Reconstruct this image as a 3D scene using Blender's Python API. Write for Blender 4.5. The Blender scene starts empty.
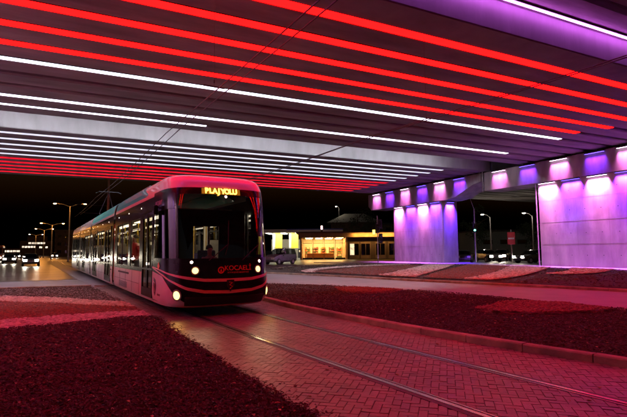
import bpy, math, random
from mathutils import Vector, Matrix
R = math.radians
random.seed(7)
S = bpy.context.scene
COL = S.collection

# ------------------------------------------------------------------ camera, world, exposure
YAW = R(29.54); PITCH = math.atan(41.5/472.0); ROLL = R(0.5)
fwd = Vector((math.sin(YAW)*math.cos(PITCH), math.cos(YAW)*math.cos(PITCH), math.sin(PITCH)))
right0 = Vector((math.cos(YAW), -math.sin(YAW), 0))
up0 = right0.cross(fwd)
cr = right0*math.cos(ROLL) - up0*math.sin(ROLL)
cu = right0*math.sin(ROLL) + up0*math.cos(ROLL)
cam = bpy.data.cameras.new('camera'); cam.sensor_width = 36; cam.lens = 472.0/627.0*36
cam.clip_start = 0.05; cam.clip_end = 4000
co = bpy.data.objects.new('camera', cam); COL.objects.link(co)
m = Matrix((cr, cu, -fwd)).transposed().to_4x4(); m.translation = Vector((0, 0, 1.6))
co.matrix_world = m
S.camera = co

W = bpy.data.worlds.new('World'); S.world = W; W.use_nodes = True
wn = W.node_tree.nodes; wl = W.node_tree.links
bg = wn['Background']; sky = wn.new('ShaderNodeTexSky'); sky.sky_type = 'NISHITA'; sky.sun_disc = False
sky.sun_elevation = R(-2.8); sky.sun_rotation = R(200)
wl.new(sky.outputs[0], bg.inputs[0]); bg.inputs[1].default_value = 0.15

S.view_settings.view_transform = 'Standard'; S.view_settings.look = 'None'
S.view_settings.exposure = 0.0; S.view_settings.gamma = 1.0
try: S.view_settings.use_curve_mapping = False
except Exception: pass
S.render.engine = 'CYCLES'
S.cycles.use_denoising = True
S.cycles.max_bounces = 7; S.cycles.diffuse_bounces = 3; S.cycles.glossy_bounces = 4
S.cycles.transparent_max_bounces = 12; S.cycles.transmission_bounces = 4
S.cycles.sample_clamp_indirect = 4.0; S.cycles.sample_clamp_direct = 0
S.cycles.use_light_tree = True
S.cycles.caustics_reflective = False; S.cycles.caustics_refractive = False

# ------------------------------------------------------------------ materials
MATS = {}
def pm(name, col, rough=0.6, metal=0.0, var=0.15, scale=6.0, bump=0.0, bscale=40.0, coat=0.0, spec=0.5, col2=None, detail=4, attr=None, stretch=None, emit=None, es=0, rvar=0.0, stain=0.0):
    m = bpy.data.materials.new(name); m.use_nodes = True; MATS[name] = m
    nt = m.node_tree; N = nt.nodes; L = nt.links; b = N['Principled BSDF']
    tc = N.new('ShaderNodeTexCoord'); src = tc.outputs['Object']
    if stretch:
        mp = N.new('ShaderNodeMapping'); mp.inputs['Scale'].default_value = stretch; L.new(src, mp.inputs[0]); src = mp.outputs[0]
    nz = N.new('ShaderNodeTexNoise'); nz.inputs['Scale'].default_value = scale; nz.inputs['Detail'].default_value = detail
    L.new(src, nz.inputs['Vector'])
    rp = N.new('ShaderNodeValToRGB'); rp.color_ramp.elements[0].position = 0.3; rp.color_ramp.elements[1].position = 0.7
    c2 = col2 if col2 else tuple(min(1, c*(1+var)) for c in col)
    c1 = tuple(c*(1-var) for c in col) if not col2 else col
    rp.color_ramp.elements[0].color = (*c1, 1); rp.color_ramp.elements[1].color = (*c2, 1)
    L.new(nz.outputs['Fac'], rp.inputs[0]); out = rp.outputs[0]
    if stain:
        n3 = N.new('ShaderNodeTexNoise'); n3.inputs['Scale'].default_value = 0.55; n3.inputs['Detail'].default_value = 9; n3.inputs['Roughness'].default_value = .65
        L.new(src, n3.inputs['Vector'])
        m3 = N.new('ShaderNodeMapRange'); m3.inputs['From Min'].default_value = .38; m3.inputs['From Max'].default_value = .62; m3.inputs['To Min'].default_value = 1-stain; m3.inputs['To Max'].default_value = 1
        L.new(n3.outputs['Fac'], m3.inputs[0])
        x3 = N.new('ShaderNodeMix'); x3.data_type = 'RGBA'; x3.blend_type = 'MULTIPLY'; x3.inputs[0].default_value = 1
        L.new(out, x3.inputs[6]); L.new(m3.outputs[0], x3.inputs[7]); out = x3.outputs[2]
    if attr:
        at = N.new('ShaderNodeAttribute'); at.attribute_name = attr
        mx = N.new('ShaderNodeMix'); mx.data_type = 'RGBA'; mx.blend_type = 'MULTIPLY'; mx.inputs[0].default_value = 1
        L.new(out, mx.inputs[6]); L.new(at.outputs['Fac'], mx.inputs[7]); out = mx.outputs[2]
    L.new(out, b.inputs['Base Color'])
    b.inputs['Roughness'].default_value = rough; b.inputs['Metallic'].default_value = metal
    b.inputs['Specular IOR Level'].default_value = spec; b.inputs['Coat Weight'].default_value = coat
    b.inputs['Coat Roughness'].default_value = 0.04
    if rvar:
        mr = N.new('ShaderNodeMapRange'); mr.inputs['To Min'].default_value = max(0.02, rough-rvar); mr.inputs['To Max'].default_value = min(1, rough+rvar)
        L.new(nz.outputs['Fac'], mr.inputs[0]); L.new(mr.outputs[0], b.inputs['Roughness'])
    if bump:
        n2 = N.new('ShaderNodeTexNoise'); n2.inputs['Scale'].default_value = bscale; n2.inputs['Detail'].default_value = 5
        L.new(src, n2.inputs['Vector'])
        bp = N.new('ShaderNodeBump'); bp.inputs['Strength'].default_value = bump; bp.inputs['Distance'].default_value = 0.02
        L.new(n2.outputs['Fac'], bp.inputs['Height']); L.new(bp.outputs[0], b.inputs['Normal'])
    if emit:
        b.inputs['Emission Color'].default_value = (*emit, 1); b.inputs['Emission Strength'].default_value = es
    return m
def em(name, col, s, var=0.0):
    m = bpy.data.materials.new(name); m.use_nodes = True; MATS[name] = m
    nt = m.node_tree; N = nt.nodes; L = nt.links; N.remove(N['Principled BSDF'])
    e = N.new('ShaderNodeEmission'); e.inputs[0].default_value = (*col, 1); e.inputs[1].default_value = s
    if var:
        tc = N.new('ShaderNodeTexCoord'); nz = N.new('ShaderNodeTexNoise'); nz.inputs['Scale'].default_value = 1.3; nz.inputs['Detail'].default_value = 5
        L.new(tc.outputs['Object'], nz.inputs['Vector'])
        mr = N.new('ShaderNodeMapRange'); mr.inputs['From Min'].default_value = 0.3; mr.inputs['From Max'].default_value = 0.7
        mr.inputs['To Min'].default_value = s*(1-var); mr.inputs['To Max'].default_value = s*(1+var)
        L.new(nz.outputs['Fac'], mr.inputs[0]); L.new(mr.outputs[0], e.inputs[1])
    L.new(e.outputs[0], N['Material Output'].inputs[0]); return m
def glass(name, tint, rough=0.02, refl=1.0):
    m = bpy.data.materials.new(name); m.use_nodes = True; MATS[name] = m
    nt = m.node_tree; N = nt.nodes; L = nt.links; N.remove(N['Principled BSDF'])
    t = N.new('ShaderNodeBsdfTransparent'); t.inputs[0].default_value = (*tint, 1)
    g = N.new('ShaderNodeBsdfGlossy'); g.inputs['Roughness'].default_value = rough
    lw = N.new('ShaderNodeLayerWeight'); lw.inputs[0].default_value = .5
    pw = N.new('ShaderNodeMath'); pw.operation = 'POWER'; pw.inputs[1].default_value = 4.5; L.new(lw.outputs['Facing'], pw.inputs[0])
    fr = N.new('ShaderNodeMath'); fr.operation = 'MULTIPLY_ADD'; fr.inputs[1].default_value = .95; fr.inputs[2].default_value = .045; L.new(pw.outputs[0], fr.inputs[0])
    ml = N.new('ShaderNodeMath'); ml.operation = 'MULTIPLY'; ml.inputs[1].default_value = refl; ml.use_clamp = True
    nz = N.new('ShaderNodeTexNoise'); nz.inputs['Scale'].default_value = 0.9
    tc = N.new('ShaderNodeTexCoord'); L.new(tc.outputs['Object'], nz.inputs['Vector'])
    bp = N.new('ShaderNodeBump'); bp.inputs['Strength'].default_value = 0.03; bp.inputs['Distance'].default_value = 0.05
    L.new(nz.outputs['Fac'], bp.inputs['Height']); L.new(bp.outputs[0], g.inputs['Normal'])
    mx = N.new('ShaderNodeMixShader'); L.new(fr.outputs[0], ml.inputs[0]); L.new(ml.outputs[0], mx.inputs[0])
    L.new(t.outputs[0], mx.inputs[1]); L.new(g.outputs[0], mx.inputs[2]); L.new(mx.outputs[0], N['Material Output'].inputs[0])
    return m

asphalt = pm('asphalt', (0.055, 0.055, 0.06), 0.55, var=0.35, scale=1.2, bump=0.35, bscale=60, rvar=0.12)
asphalt_wet = pm('asphalt_polished', (0.06, 0.05, 0.045), 0.36, var=0.35, scale=0.35, bump=0.25, bscale=25, rvar=0.12)
road_m = pm('road_surface', (0.19, 0.18, 0.19), 0.5, var=0.25, scale=0.9, bump=0.3, bscale=70, rvar=0.1)
soil = pm('bark_soil', (0.022, 0.016, 0.011), 0.95, var=0.6, scale=9, bump=1.0, bscale=28)
chip_m = pm('bark_chip', (0.055, 0.041, 0.024), 0.85, var=0.6, scale=14, attr='tone')
redg_base = pm('red_gravel_base', (0.11, 0.045, 0.03), 0.9, var=0.5, scale=11, bump=1.0, bscale=22)
redg = pm('red_gravel', (0.2, 0.07, 0.045), 0.8, var=0.3, scale=12, attr='tone')
greyg_base = pm('brown_gravel_base', (0.13, 0.1, 0.085), 0.9, var=0.45, scale=9, bump=1.0, bscale=24)
cobble = pm('white_pebble', (0.42, 0.36, 0.31), 0.6, var=0.2, scale=8, attr='tone')
cob_base = pm('pebble_bed', (0.3, 0.24, 0.21), 0.9, var=0.5, scale=16, bump=1.0, bscale=18)
brick_m = pm('paving_brick', (0.19, 0.15, 0.11), 0.42, stain=0.45, var=0.25, scale=5, bump=0.35, bscale=55, attr='tone', rvar=0.12)
joint_m = pm('joint_sand', (0.12, 0.095, 0.07), 0.95, var=0.4, scale=20, bump=0.5)
kerb_m = pm('kerb_concrete', (0.32, 0.25, 0.17), 0.7, stain=0.4, var=0.35, scale=3, bump=0.5, bscale=40)
conc = pm('bridge_concrete', (0.29, 0.255, 0.235), 0.85, var=0.3, scale=0.8, bump=0.35, bscale=9, detail=8, stretch=(0.35, 1.4, 1), stain=.3)
conc_board = pm('board_marked_concrete', (0.27, 0.255, 0.25), 0.8, var=0.12, scale=1.2, bump=0.3, bscale=5, detail=8, stretch=(1.2, 1, 0.35), stain=.15)
pier_m = pm('pier_concrete', (0.38, 0.35, 0.34), 0.85, var=0.16, scale=1.1, bump=0.5, bscale=4, detail=10, stain=0.2, stretch=(1, 1.3, .4))
steel = pm('rail_steel', (0.4, 0.38, 0.37), 0.22, 1.0, var=0.25, scale=3)
darkm = pm('dark_metal', (0.03, 0.03, 0.032), 0.5, 0.4)
galv = pm('galvanised_steel', (0.35, 0.34, 0.33), 0.5, 0.6, var=0.2)
black = pm('black_gloss_paint', (0.008, 0.008, 0.01), 0.2, var=0.3, coat=0.06, spec=0.15)
blackmat = pm('black_rubber', (0.012, 0.012, 0.012), 0.7)
white = pm('white_gloss_paint', (0.78, 0.76, 0.76), 0.25, var=0.05, scale=2, coat=0.5)
teal = pm('teal_paint', (0.02, 0.72, 0.58), 0.4, var=0.1, coat=0.4)
stripe_m = pm('pale_red_stripe_paint', (0.8, 0.42, 0.4), 0.3, var=0.05, coat=0.4)
redletter = pm('red_letter_paint', (0.75, 0.06, 0.05), 0.4, emit=(1, 0.05, 0.03), es=0.0)
purple_m = pm('violet_badge_paint', (0.03, 0.012, 0.045), 0.35)
interior = pm('interior_panel', (0.62, 0.6, 0.5), 0.6, var=0.1)
seat_m = pm('seat_fabric', (0.06, 0.05, 0.16), 0.9, var=0.3, scale=30)
yellowpole = pm('yellow_rail_paint', (0.7, 0.45, 0.05), 0.35)
g_screen = glass('windscreen_glass', (0.5, 0.5, 0.5), refl=2.0)
g_side = glass('tinted_side_glass', (0.66, 0.64, 0.57), refl=1.1)
g_car = glass('car_glass', (0.25, 0.25, 0.27), refl=1.5)
g_shop = glass('shop_glass', (0.9, 0.9, 0.88))
e_red = em('red_led', (1.0, 0.0018, 0.0018), 11.0, 0.08)
e_white = em('white_led', (0.86, 0.80, 1.0), 4.0, 0.05)
e_whitef = em('far_white_led', (0.82, 0.80, 1.0), 1.15, 0.15)
e_slot = em('slot_led', (0.84, 0.86, 1.0), 100.0, 0.05)
e_redw = em('rear_red_led', (1.0, 0.012, 0.035), 0.85, 0.3)
e_violet = em('violet_led', (0.72, 0.14, 1.0), 32.0)
e_pink = em('pink_led', (1.0, 0.62, 1.0), 7.0)
e_blue = em('blue_led', (0.16, 0.08, 1.0), 5.0)
e_head = em('headlight_lens', (1.0, 0.78, 0.22), 3.0)
e_headw = em('car_headlight_lens', (1.0, 0.9, 0.72), 60.0)
e_mark = em('marker_lens', (1.0, 0.85, 0.7), 7.0)
e_amber = em('amber_sign', (1.0, 0.42, 0.04), 9.0)
e_sodium = em('sodium_lamp', (1.0, 0.55, 0.22), 45.0)
e_cool = em('cool_lamp', (1.0, 0.88, 0.75), 30.0)
e_green = em('green_signal', (0.15, 1.0, 0.6), 9.0)
e_yellow = em('yellow_signal', (1.0, 0.65, 0.08), 5.0)
e_int = em('saloon_light', (1.0, 0.86, 0.62), 6)
e_win = em('lit_window', (1.0, 0.78, 0.45), 1.1, 0.6)
e_band = em('lit_facade_band', (1.0, 0.8, 0.6), 1.2, 0.6)
e_shop = em('shop_ceiling_light', (1.0, 0.55, 0.18), 100.0)
e_tail = em('tail_lens', (1.0, 0.03, 0.02), 3.0)

# ------------------------------------------------------------------ mesh helpers
class MB:
    def __init__(s): s.v = []; s.f = []; s.mi = []; s.tone = None
    def add(s, vs, fs, mi=0):
        o = len(s.v); s.v += [tuple(v) for v in vs]
        for f in fs: s.f.append(tuple(i+o for i in f)); s.mi.append(mi)
        return s
    def box(s, x0, x1, y0, y1, z0, z1, mi=0, bev=0.0):
        if bev <= 0:
            v = [(x, y, z) for z in (z0, z1) for y in (y0, y1) for x in (x0, x1)]
            return s.add(v, [(0, 2, 3, 1), (4, 5, 7, 6), (0, 1, 5, 4), (2, 6, 7, 3), (0, 4, 6, 2), (1, 3, 7, 5)], mi)
        b = min(bev, (x1-x0)*.45, (y1-y0)*.45, (z1-z0)*.45)
        def ring(z, i): return [(x0+i, y0+i+0, z), (x1-i, y0+i, z), (x1-i, y1-i, z), (x0+i, y1-i, z)]
        def oct_(z, i):
            xa, xb, ya, yb = x0+i, x1-i, y0+i, y1-i
            return [(xa+b, ya, z), (xb-b, ya, z), (xb, ya+b, z), (xb, yb-b, z), (xb-b, yb, z), (xa+b, yb, z), (xa, yb-b, z), (xa, ya+b, z)]
        rs = [oct_(z0, b*0.6), oct_(z0+b, 0), oct_(z1-b, 0), oct_(z1, b*0.6)]
        v = [p for r in rs for p in r]; f = [tuple(range(7, -1, -1)), tuple(24+i for i in range(8))]
        for k in range(3):
            for i in range(8):
                j = (i+1) % 8; f.append((k*8+i, k*8+j, k*8+8+j, k*8+8+i))
        return s.add(v, f, mi)
    def prism(s, poly, z0, z1, mi=0):
        n = len(poly); v = [(x, y, z0) for x, y in poly]+[(x, y, z1) for x, y in poly]
        f = [tuple(range(n-1, -1, -1)), tuple(range(n, 2*n))]+[(i, (i+1) % n, n+(i+1) % n, n+i) for i in range(n)]
        return s.add(v, f, mi)
    def tube(s, pts, rad, n=8, mi=0, caps=True):
        pts = [Vector(p) for p in pts]; rr = rad if isinstance(rad, (list, tuple)) else [rad]*len(pts)
        v = []; f = []
        for i, p in enumerate(pts):
            d = (pts[min(i+1, len(pts)-1)]-pts[max(i-1, 0)]).normalized()
            a = Vector((0, 0, 1)) if abs(d.z) < 0.9 else Vector((1, 0, 0))
            u = d.cross(a).normalized(); w = d.cross(u)
            for k in range(n):
                t = 2*math.pi*k/n; v.append(p+(u*math.cos(t)+w*math.sin(t))*rr[i])
        for i in range(len(pts)-1):
            for k in range(n):
                j = (k+1) % n; f.append((i*n+k, i*n+j, (i+1)*n+j, (i+1)*n+k))
        if caps: f.append(tuple(range(n-1, -1, -1))); f.append(tuple((len(pts)-1)*n+k for k in range(n)))
        return s.add(v, f, mi)
    def disc(s, c, nrm, r, n=16, th=0.02, mi=0):
        c = Vector(c); nrm = Vector(nrm).normalized(); return s.tube([c-nrm*th*.5, c+nrm*th*.5], r, n, mi)
    def pieces(s, name, mat, parent=None, nface=6):
        out = []; n = 0
        for a in range(0, len(s.f), nface):
            fs = s.f[a:a+nface]; ids = sorted({i for f in fs for i in f}); mp = {q: w for w, q in enumerate(ids)}
            q = MB(); q.add([s.v[i] for i in ids], [tuple(mp[i] for i in f) for f in fs]); out.append(q.build(name, mat, parent))
        return out
    def build(s, name, mats, parent=None, smooth=False, loc=None):
        me = bpy.data.meshes.new(name); me.from_pydata(s.v, [], s.f); 
        if not isinstance(mats, (list, tuple)): mats = [mats]
        for m_ in mats: me.materials.append(m_)
        if len(mats) > 1: me.polygons.foreach_set('material_index', s.mi)
        if smooth: me.polygons.foreach_set('use_smooth', [True]*len(me.polygons))
        if s.tone is not None:
            a = me.attributes.new('tone', 'FLOAT', 'FACE'); a.data.foreach_set('value', s.tone)
        me.update(); o = bpy.data.objects.new(name, me); COL.objects.link(o)
        if parent: o.parent = parent
        if loc: o.location = loc
        return o
def tag(o, label=None, cat=None, group=None, kind=None):
    if label: o['label'] = label
    if cat: o['category'] = cat
    if group: o['group'] = group
    if kind: o['kind'] = kind
    return o
def thing(name, label, cat, loc=(0, 0, 0), rz=0.0, group=None):
    o = bpy.data.objects.new(name, None); COL.objects.link(o); o.location = loc; o.rotation_euler = (0, 0, rz)
    o.empty_display_size = 0.2
    return tag(o, label, cat, group)
def copy_tree(o, parent=None):
    c = o.copy(); COL.objects.link(c)
    if parent: c.parent = parent
    for ch in list(o.children): copy_tree(ch, c)
    return c
def lamp(name, kind, loc, energy, col, parent=None, size=0.1, size_y=None, rot=(0, 0, 0), spot=60, spread=180, blend=0.6):
    l = bpy.data.lights.new(name, kind); l.energy = energy; l.color = col
    if kind == 'AREA':
        l.shape = 'RECTANGLE'; l.size = size; l.size_y = size_y or size; l.spread = R(spread)
    else: l.shadow_soft_size = size
    if kind == 'SPOT': l.spot_size = R(spot); l.spot_blend = blend
    o = bpy.data.objects.new(name, l); COL.objects.link(o); o.location = loc; o.rotation_euler = rot
    if parent: o.parent = parent
    return o
def text_mesh(name, body, size, mat, parent, loc, rot, extrude=0.002, align='CENTER', sx=1.0, bold=0.0):
    cu_ = bpy.data.curves.new(name, 'FONT'); cu_.body = body; cu_.size = size; cu_.extrude = extrude; cu_.align_x = align; cu_.align_y = 'CENTER'
    cu_.offset = bold
    t = bpy.data.objects.new(name+'_tmp', cu_); COL.objects.link(t)
    dg = bpy.context.evaluated_depsgraph_get(); me = bpy.data.meshes.new_from_object(t.evaluated_get(dg))
    bpy.data.objects.remove(t); me.name = name; me.materials.clear(); me.materials.append(mat)
    o = bpy.data.objects.new(name, me); COL.objects.link(o); o.parent = parent; o.location = loc; o.rotation_euler = rot; o.scale = (sx, 1, 1)
    return o
def interp(tab, x):
    if x <= tab[0][0]: return tab[0][1]
    for (a, b), (c, d) in zip(tab, tab[1:]):
        if x <= c: return b+(d-b)*(x-a)/(c-a)
    return tab[-1][1]
def smooth_line(pts, n=8):
    P = [Vector((p[0], p[1])) for p in pts]; P = [P[0]*2-P[1]]+P+[P[-1]*2-P[-2]]; out = []
    for i in range(1, len(P)-2):
        for k in range(n):
            t = k/n; a, b, c, d = P[i-1], P[i], P[i+1], P[i+2]
            out.append(0.5*((2*b)+(c-a)*t+(2*a-5*b+4*c-d)*t*t+(3*b-a-3*c+d)*t**3))
    out.append(P[-2]); return [(p.x, p.y) for p in out]
def inside(x, y, poly):
    r = False; j = len(poly)-1
    for i in range(len(poly)):
        xi, yi = poly[i]; xj, yj = poly[j]
        if (yi > y) != (yj > y) and x < (xj-xi)*(y-yi)/(yj-yi)+xi: r = not r
        j = i
    return r

# ------------------------------------------------------------------ ground
g = MB(); g.box(-1500, 1500, -600, 2500, -0.4, -0.03)
tag(g.build('ground', asphalt), kind='structure')

near_edge = smooth_line([(11.9, -14), (12.2, -4), (12.5, 2), (12.62, 6.5), (12.64, 8.6), (12.3, 11.3), (11.9, 13.9), (10.6, 17.4), (8.9, 20.4), (6.6, 22.6), (4.6, 23.7), (2.5, 24.3), (-0.2, 24.9), (-5, 25.6), (-16, 26), (-40, 26)])
far_edge = smooth_line([(18.4, -14), (18.6, -4), (18.6, 3), (18.2, 9.4), (17.66, 12), (16.85, 15.4), (16.06, 18.6), (15.0, 24.5), (13.4, 30.6), (11.6, 34.0), (8, 35.5)])
# road sheet: swept between edges
rd = MB(); poly = [(x, y) for x, y in near_edge]+[(-40, 31.2), (-5, 31.2), (2, 31.3), (8, 33.2)]+[(x, y) for x, y in reversed(far_edge)]
rd.prism(poly, -0.02, -0.004)
tag(rd.build('road', road_m), kind='structure')
# wide street behind, polished by traffic
st = MB(); st.prism([(-90, 31.6), (-5, 31.6), (2, 31.7), (8, 33.9), (12, 36.5), (14.6, 41), (24.5, 46.0), (33, 47), (90, 49), (90, 68), (40, 62), (20, 72), (24, 330), (-30, 330), (-32, 70), (-90, 66)], -0.028, -0.012)
tag(st.build('street', asphalt_wet), kind='structure')
# lane markings on the street
mk = MB()
paint = pm('road_paint', (0.6, 0.58, 0.55), 0.6, var=0.3, scale=12)
for k in range(14): mk.box(-5.0, -4.85, 50+k*9, 54+k*9, -0.008, -0.004)
for k in range(14): mk.box(-1.5, -1.35, 50+k*9, 54+k*9, -0.008, -0.004)
for k in range(9): mk.box(-40+k*7, -37+k*7, 46.0, 46.15, -0.008, -0.004)
tag(mk.build('lane_marking', paint), kind='structure')

cen = [(-14, 4.95), (-6, 4.85), (0, 4.62), (3, 4.46), (6.5, 4.25), (9, 4.13), (11.5, 4.05), (16, 3.92), (30, 3.7), (46, 3.45), (100, 2.6)]
cpts = smooth_line([(x, y) for y, x in cen], 8)
def cx_at(y): return interp([(p[1], p[0]) for p in cpts], y)
curb_pts = smooth_line([(7.9, -14), (7.55, -5), (7.05, 1.0), (6.76, 3.5), (6.3, 6.2), (6.02, 9.5), (5.98, 12), (6.1, 14.5), (6.3, 18), (6.2, 21.5), (6.0, 22.6)], 8)
left_pts = smooth_line([(2.9, -14), (2.6, -4), (2.42, 1), (2.30, 4.1), (2.22, 6.2), (2.25, 9), (2.33, 11.0), (2.3, 14), (2.15, 18), (1.95, 22), (1.85, 24.2)], 6)
def curb_x(y): return interp([(p[1], p[0]) for p in curb_pts], y)
def left_x(y): return interp([(p[1], p[0]) for p in left_pts], y)

# track paving: base + herringbone bricks
base = MB(); base.prism([(x-0.6, y) for x, y in left_pts]+[(x+0.1, y) for x, y in reversed(curb_pts)], -0.02, -0.002)
br = MB(); tones = []
c45 = math.cos(R(45)); U0 = 0.092
def brick(ci, cj, horiz):
    w = 2 if horiz else 1; hgt = 1 if horiz else 2; gp = 0.0016; bv = 0.0035
    a0, a1, b0, b1 = ci*U0+gp, (ci+w)*U0-gp, cj*U0+gp, (cj+hgt)*U0-gp
    mx_, my_ = (a0+a1)/2, (b0+b1)/2
    X = (mx_-my_)*c45+4; Y = (mx_+my_)*c45
    if Y < -9 or Y > 24.0: return
    if X < left_x(Y)-0.35 or X > curb_x(Y)-0.02: return
    dx = X-cx_at(Y)
    for sgn in (-1, 1):
        if abs(dx-sgn*0.75) < 0.04: return
    dz = random.uniform(-0.0025, 0.0025)
    tx_, ty_ = random.gauss(0, .012), random.gauss(0, .012)
    def T(a, b, z): return ((a-b)*c45+4, (a+b)*c45, z+(a-mx_)*tx_+(b-my_)*ty_)
    v = [T(a0, b0, 0.000), T(a1, b0, 0.000), T(a1, b1, 0.000), T(a0, b1, 0.000), T(a0+bv, b0+bv, .008+dz), T(a1-bv, b0+bv, .008+dz), T(a1-bv, b1-bv, .008+dz), T(a0+bv, b1-bv, .008+dz)]
    br.add(v, [(4, 5, 6, 7), (0, 1, 5, 4), (1, 2, 6, 5), (2, 3, 7, 6), (3, 0, 4, 7)])
    t = random.choice([0.78, 0.88, 0.95, 1.0, 1.05, 1.14]); tones.extend([t]*5)
NI = int(36/U0)
for i in range(-NI, NI):
    for j in range(-NI, NI):
        k = (i-j) % 4
        if k == 1 or k == 2: continue
        # world Y rough cull
        Yr = (i+j)*U0*c45; Xr = (i-j)*U0*c45+4
        if Yr < -9 or Yr > 24.2 or Xr < 1.5 or Xr > 8.3: continue
        brick(i, j, k == 0)
br.tone = tones
o = br.build('brick_paving', brick_m); tag(o, kind='structure')
tag(base.build('paving_bed', joint_m), kind='structure')
# asphalt along track behind the bricks
tp = MB(); tp.prism([(1.7, 31.0), (2.0, 24.2), (6.2, 24.2), (6.0, 31.0), (5.3, 60), (4.6, 100), (0.2, 100), (1.0, 60)], -0.003, 0.0)
tag(tp.build('track_bed', road_m), kind='structure')
# strips of sealant + rails
rmb = pm('rail_sealant', (0.035, 0.032, 0.03), 0.6, var=0.4, scale=14, bump=0.4)
ys = [-12+0.75*i for i in range(145)]
for sg, word in ((-1, 'left'), (1, 'right')):
    t = thing('tram_rail', 'grooved tram rail in the brick paving, %s' % ('on the side of the left bark bed' if word == 'left' else 'on the side of the right kerb'), 'rail', group='rails of the tram track')
    def ribbon(o0, o1, z0, z1, mat, name):
        mb = MB(); v = []; f = []
        for y in ys:
            c = cx_at(y)+sg*0.75
            v += [(c+o0, y, z0), (c+o0, y, z1), (c+o1, y, z1), (c+o1, y, z0)]
        for i in range(len(ys)-1):
            for k in range(3): f.append((4*i+k, 4*i+4+k, 4*i+5+k, 4*i+1+k))
        mb.add(v, f); return mb.build(name, mat, t)
    ribbon(-0.10, 0.10, -0.01, 0.0112, rmb, 'sealant_strip')
    ribbon(-0.028, 0.028, 0.0, 0.0165, steel, 'rail_head') 
    gx = 0.075*(-sg)
    ribbon(gx-0.009, gx+0.009, 0.0, 0.0145, steel, 'guard_lip')

# kerbs
def kerb(name, line, w, h, step=1.0, jitter=0.004, skip=()):
    mb = MB(); pts = [Vector((p[0], p[1], 0)) for p in line]; d = [0]
    for a, b in zip(pts, pts[1:]): d.append(d[-1]+(b-a).length)
    def at(s_):
        s_ = min(max(s_, 0), d[-1]-1e-4)
        for i in range(len(d)-1):
            if s_ <= d[i+1]: return pts[i].lerp(pts[i+1], (s_-d[i])/(d[i+1]-d[i]+1e-9))
    n = int(d[-1]/step)
    for k in range(n):
        a, b = at(k*step+0.008), at((k+1)*step-0.008); t = (b-a).normalized(); nn = Vector((t.y, -t.x, 0))
        hz = h+random.uniform(-jitter, jitter); o_ = nn*random.uniform(-jitter, jitter); bv = 0.018
        def P(q, off, z): r = q+o_+nn*off; return (r.x, r.y, z)
        v = []
        for q in (a, b): v += [P(q, 0, -0.02), P(q, 0, hz-bv), P(q, bv, hz), P(q, w-bv, hz), P(q, w, hz-bv), P(q, w, -0.02)]
        mb.add(v, [(i, i+1, i+7, i+6) for i in range(5)]+[(5, 4, 3, 2, 1, 0), (6, 7, 8, 9, 10, 11)])
    o = mb.build(name, kerb_m); return tag(o, kind='structure')
kerb('kerb', curb_pts, 0.17, 0.12)
kerb('kerb', [(x, y) for x, y in near_edge if y > -13][:90], -0.14, 0.05)
kerb('kerb', far_edge, 0.15, 0.10)
kerb('kerb', smooth_line([(1.9, 24.3), (-0.5, 24.8), (-5, 25.4), (-16, 25.8), (-40, 25.8)], 8), 0.15, 0.07)

# ---- planting beds
def sheet(name, poly, z, mat, cell=0.5, amp=0.05, kind='structure'):
    """gently uneven ground sheet over a polygon"""
    xs = [p[0] for p in poly]; ysx = [p[1] for p in poly]
    x0, x1, y0, y1 = min(xs), max(xs), min(ysx), max(ysx)
    import bmesh
    bm = bmesh.new(); vs = [bm.verts.new((x, y, z)) for x, y in poly]; bm.faces.new(vs)
    def cuts(lo, hi, ax):
        k = lo+cell
        while k < hi:
            geom = bm.verts[:]+bm.edges[:]+bm.faces[:]
            bmesh.ops.bisect_plane(bm, geom=geom, plane_co=(k if ax == 0 else 0, k if ax == 1 else 0, 0), plane_no=(1 if ax == 0 else 0, 1 if ax == 1 else 0, 0)); k += cell
    cuts(x0, x1, 0); cuts(y0, y1, 1)
    from mathutils import noise
    for v in bm.verts:
        if not v.is_boundary: v.co.z += amp*(0.5+0.5*noise.noise(Vector((v.co.x*0.35, v.co.y*0.35, 1.7))))+amp*0.25*noise.noise(Vector((v.co.x*1.6, v.co.y*1.6, 4)))
    bmesh.ops.recalc_face_normals(bm, faces=bm.faces[:])
    if bm.faces[:] and bm.faces[0].normal.z < 0: bmesh.ops.reverse_faces(bm, faces=bm.faces[:])
    me = bpy.data.meshes.new(name); bm.to_mesh(me); bm.free(); me.materials.append(mat)
    me.polygons.foreach_set('use_smooth', [True]*len(me.polygons))
    o = bpy.data.objects.new(name, me); COL.objects.link(o); tag(o, kind=kind); return o
def gz(x, y, z, amp):
    from mathutils import noise
    return z+amp*(0.5+0.5*noise.noise(Vector((x*0.35, y*0.35, 1.7))))+amp*0.25*noise.noise(Vector((x*1.6, y*1.6, 4)))

lp = [(x, y) for x, y in left_pts]
def b1(x): return interp([(-14, 10.4), (-6, 10.9), (-0.7, 11.6), (0.3, 11.8), (1.4, 12.0), (2.4, 12.15)], x)
def b2(x): return interp([(-14, 12.6), (-6, 13.0), (-0.9, 13.3), (0.4, 13.5), (1.3, 13.45), (2.4, 13.3)], x)
def b3(x): return interp([(-14, 21.5), (-6, 20.4), (-1.2, 18.4), (0.5, 16.8), (1.7, 15.0), (2.4, 14.1)], x)
def b4(x): return interp([(-14, 23.4), (-6, 22.6), (-1.4, 20.8), (0.5, 18.6), (1.5, 16.9), (2.4, 15.6)], x)
XS = [-14+i*0.4 for i in range(41)]
def band(fa, fb, name, z, mat, amp):
    lo = [(x, fa(x)) for x in XS if x < left_x(fa(x))-0.02]; hi = [(x, fb(x)) for x in XS if x < left_x(fb(x))-0.02]
    lo.append((left_x(fa(2.2)), fa(2.2))); hi.append((left_x(fb(2.2)), fb(2.2)))
    return sheet(name, lo+hi[::-1], z, mat, 0.45, amp), lo+hi[::-1]
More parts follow.
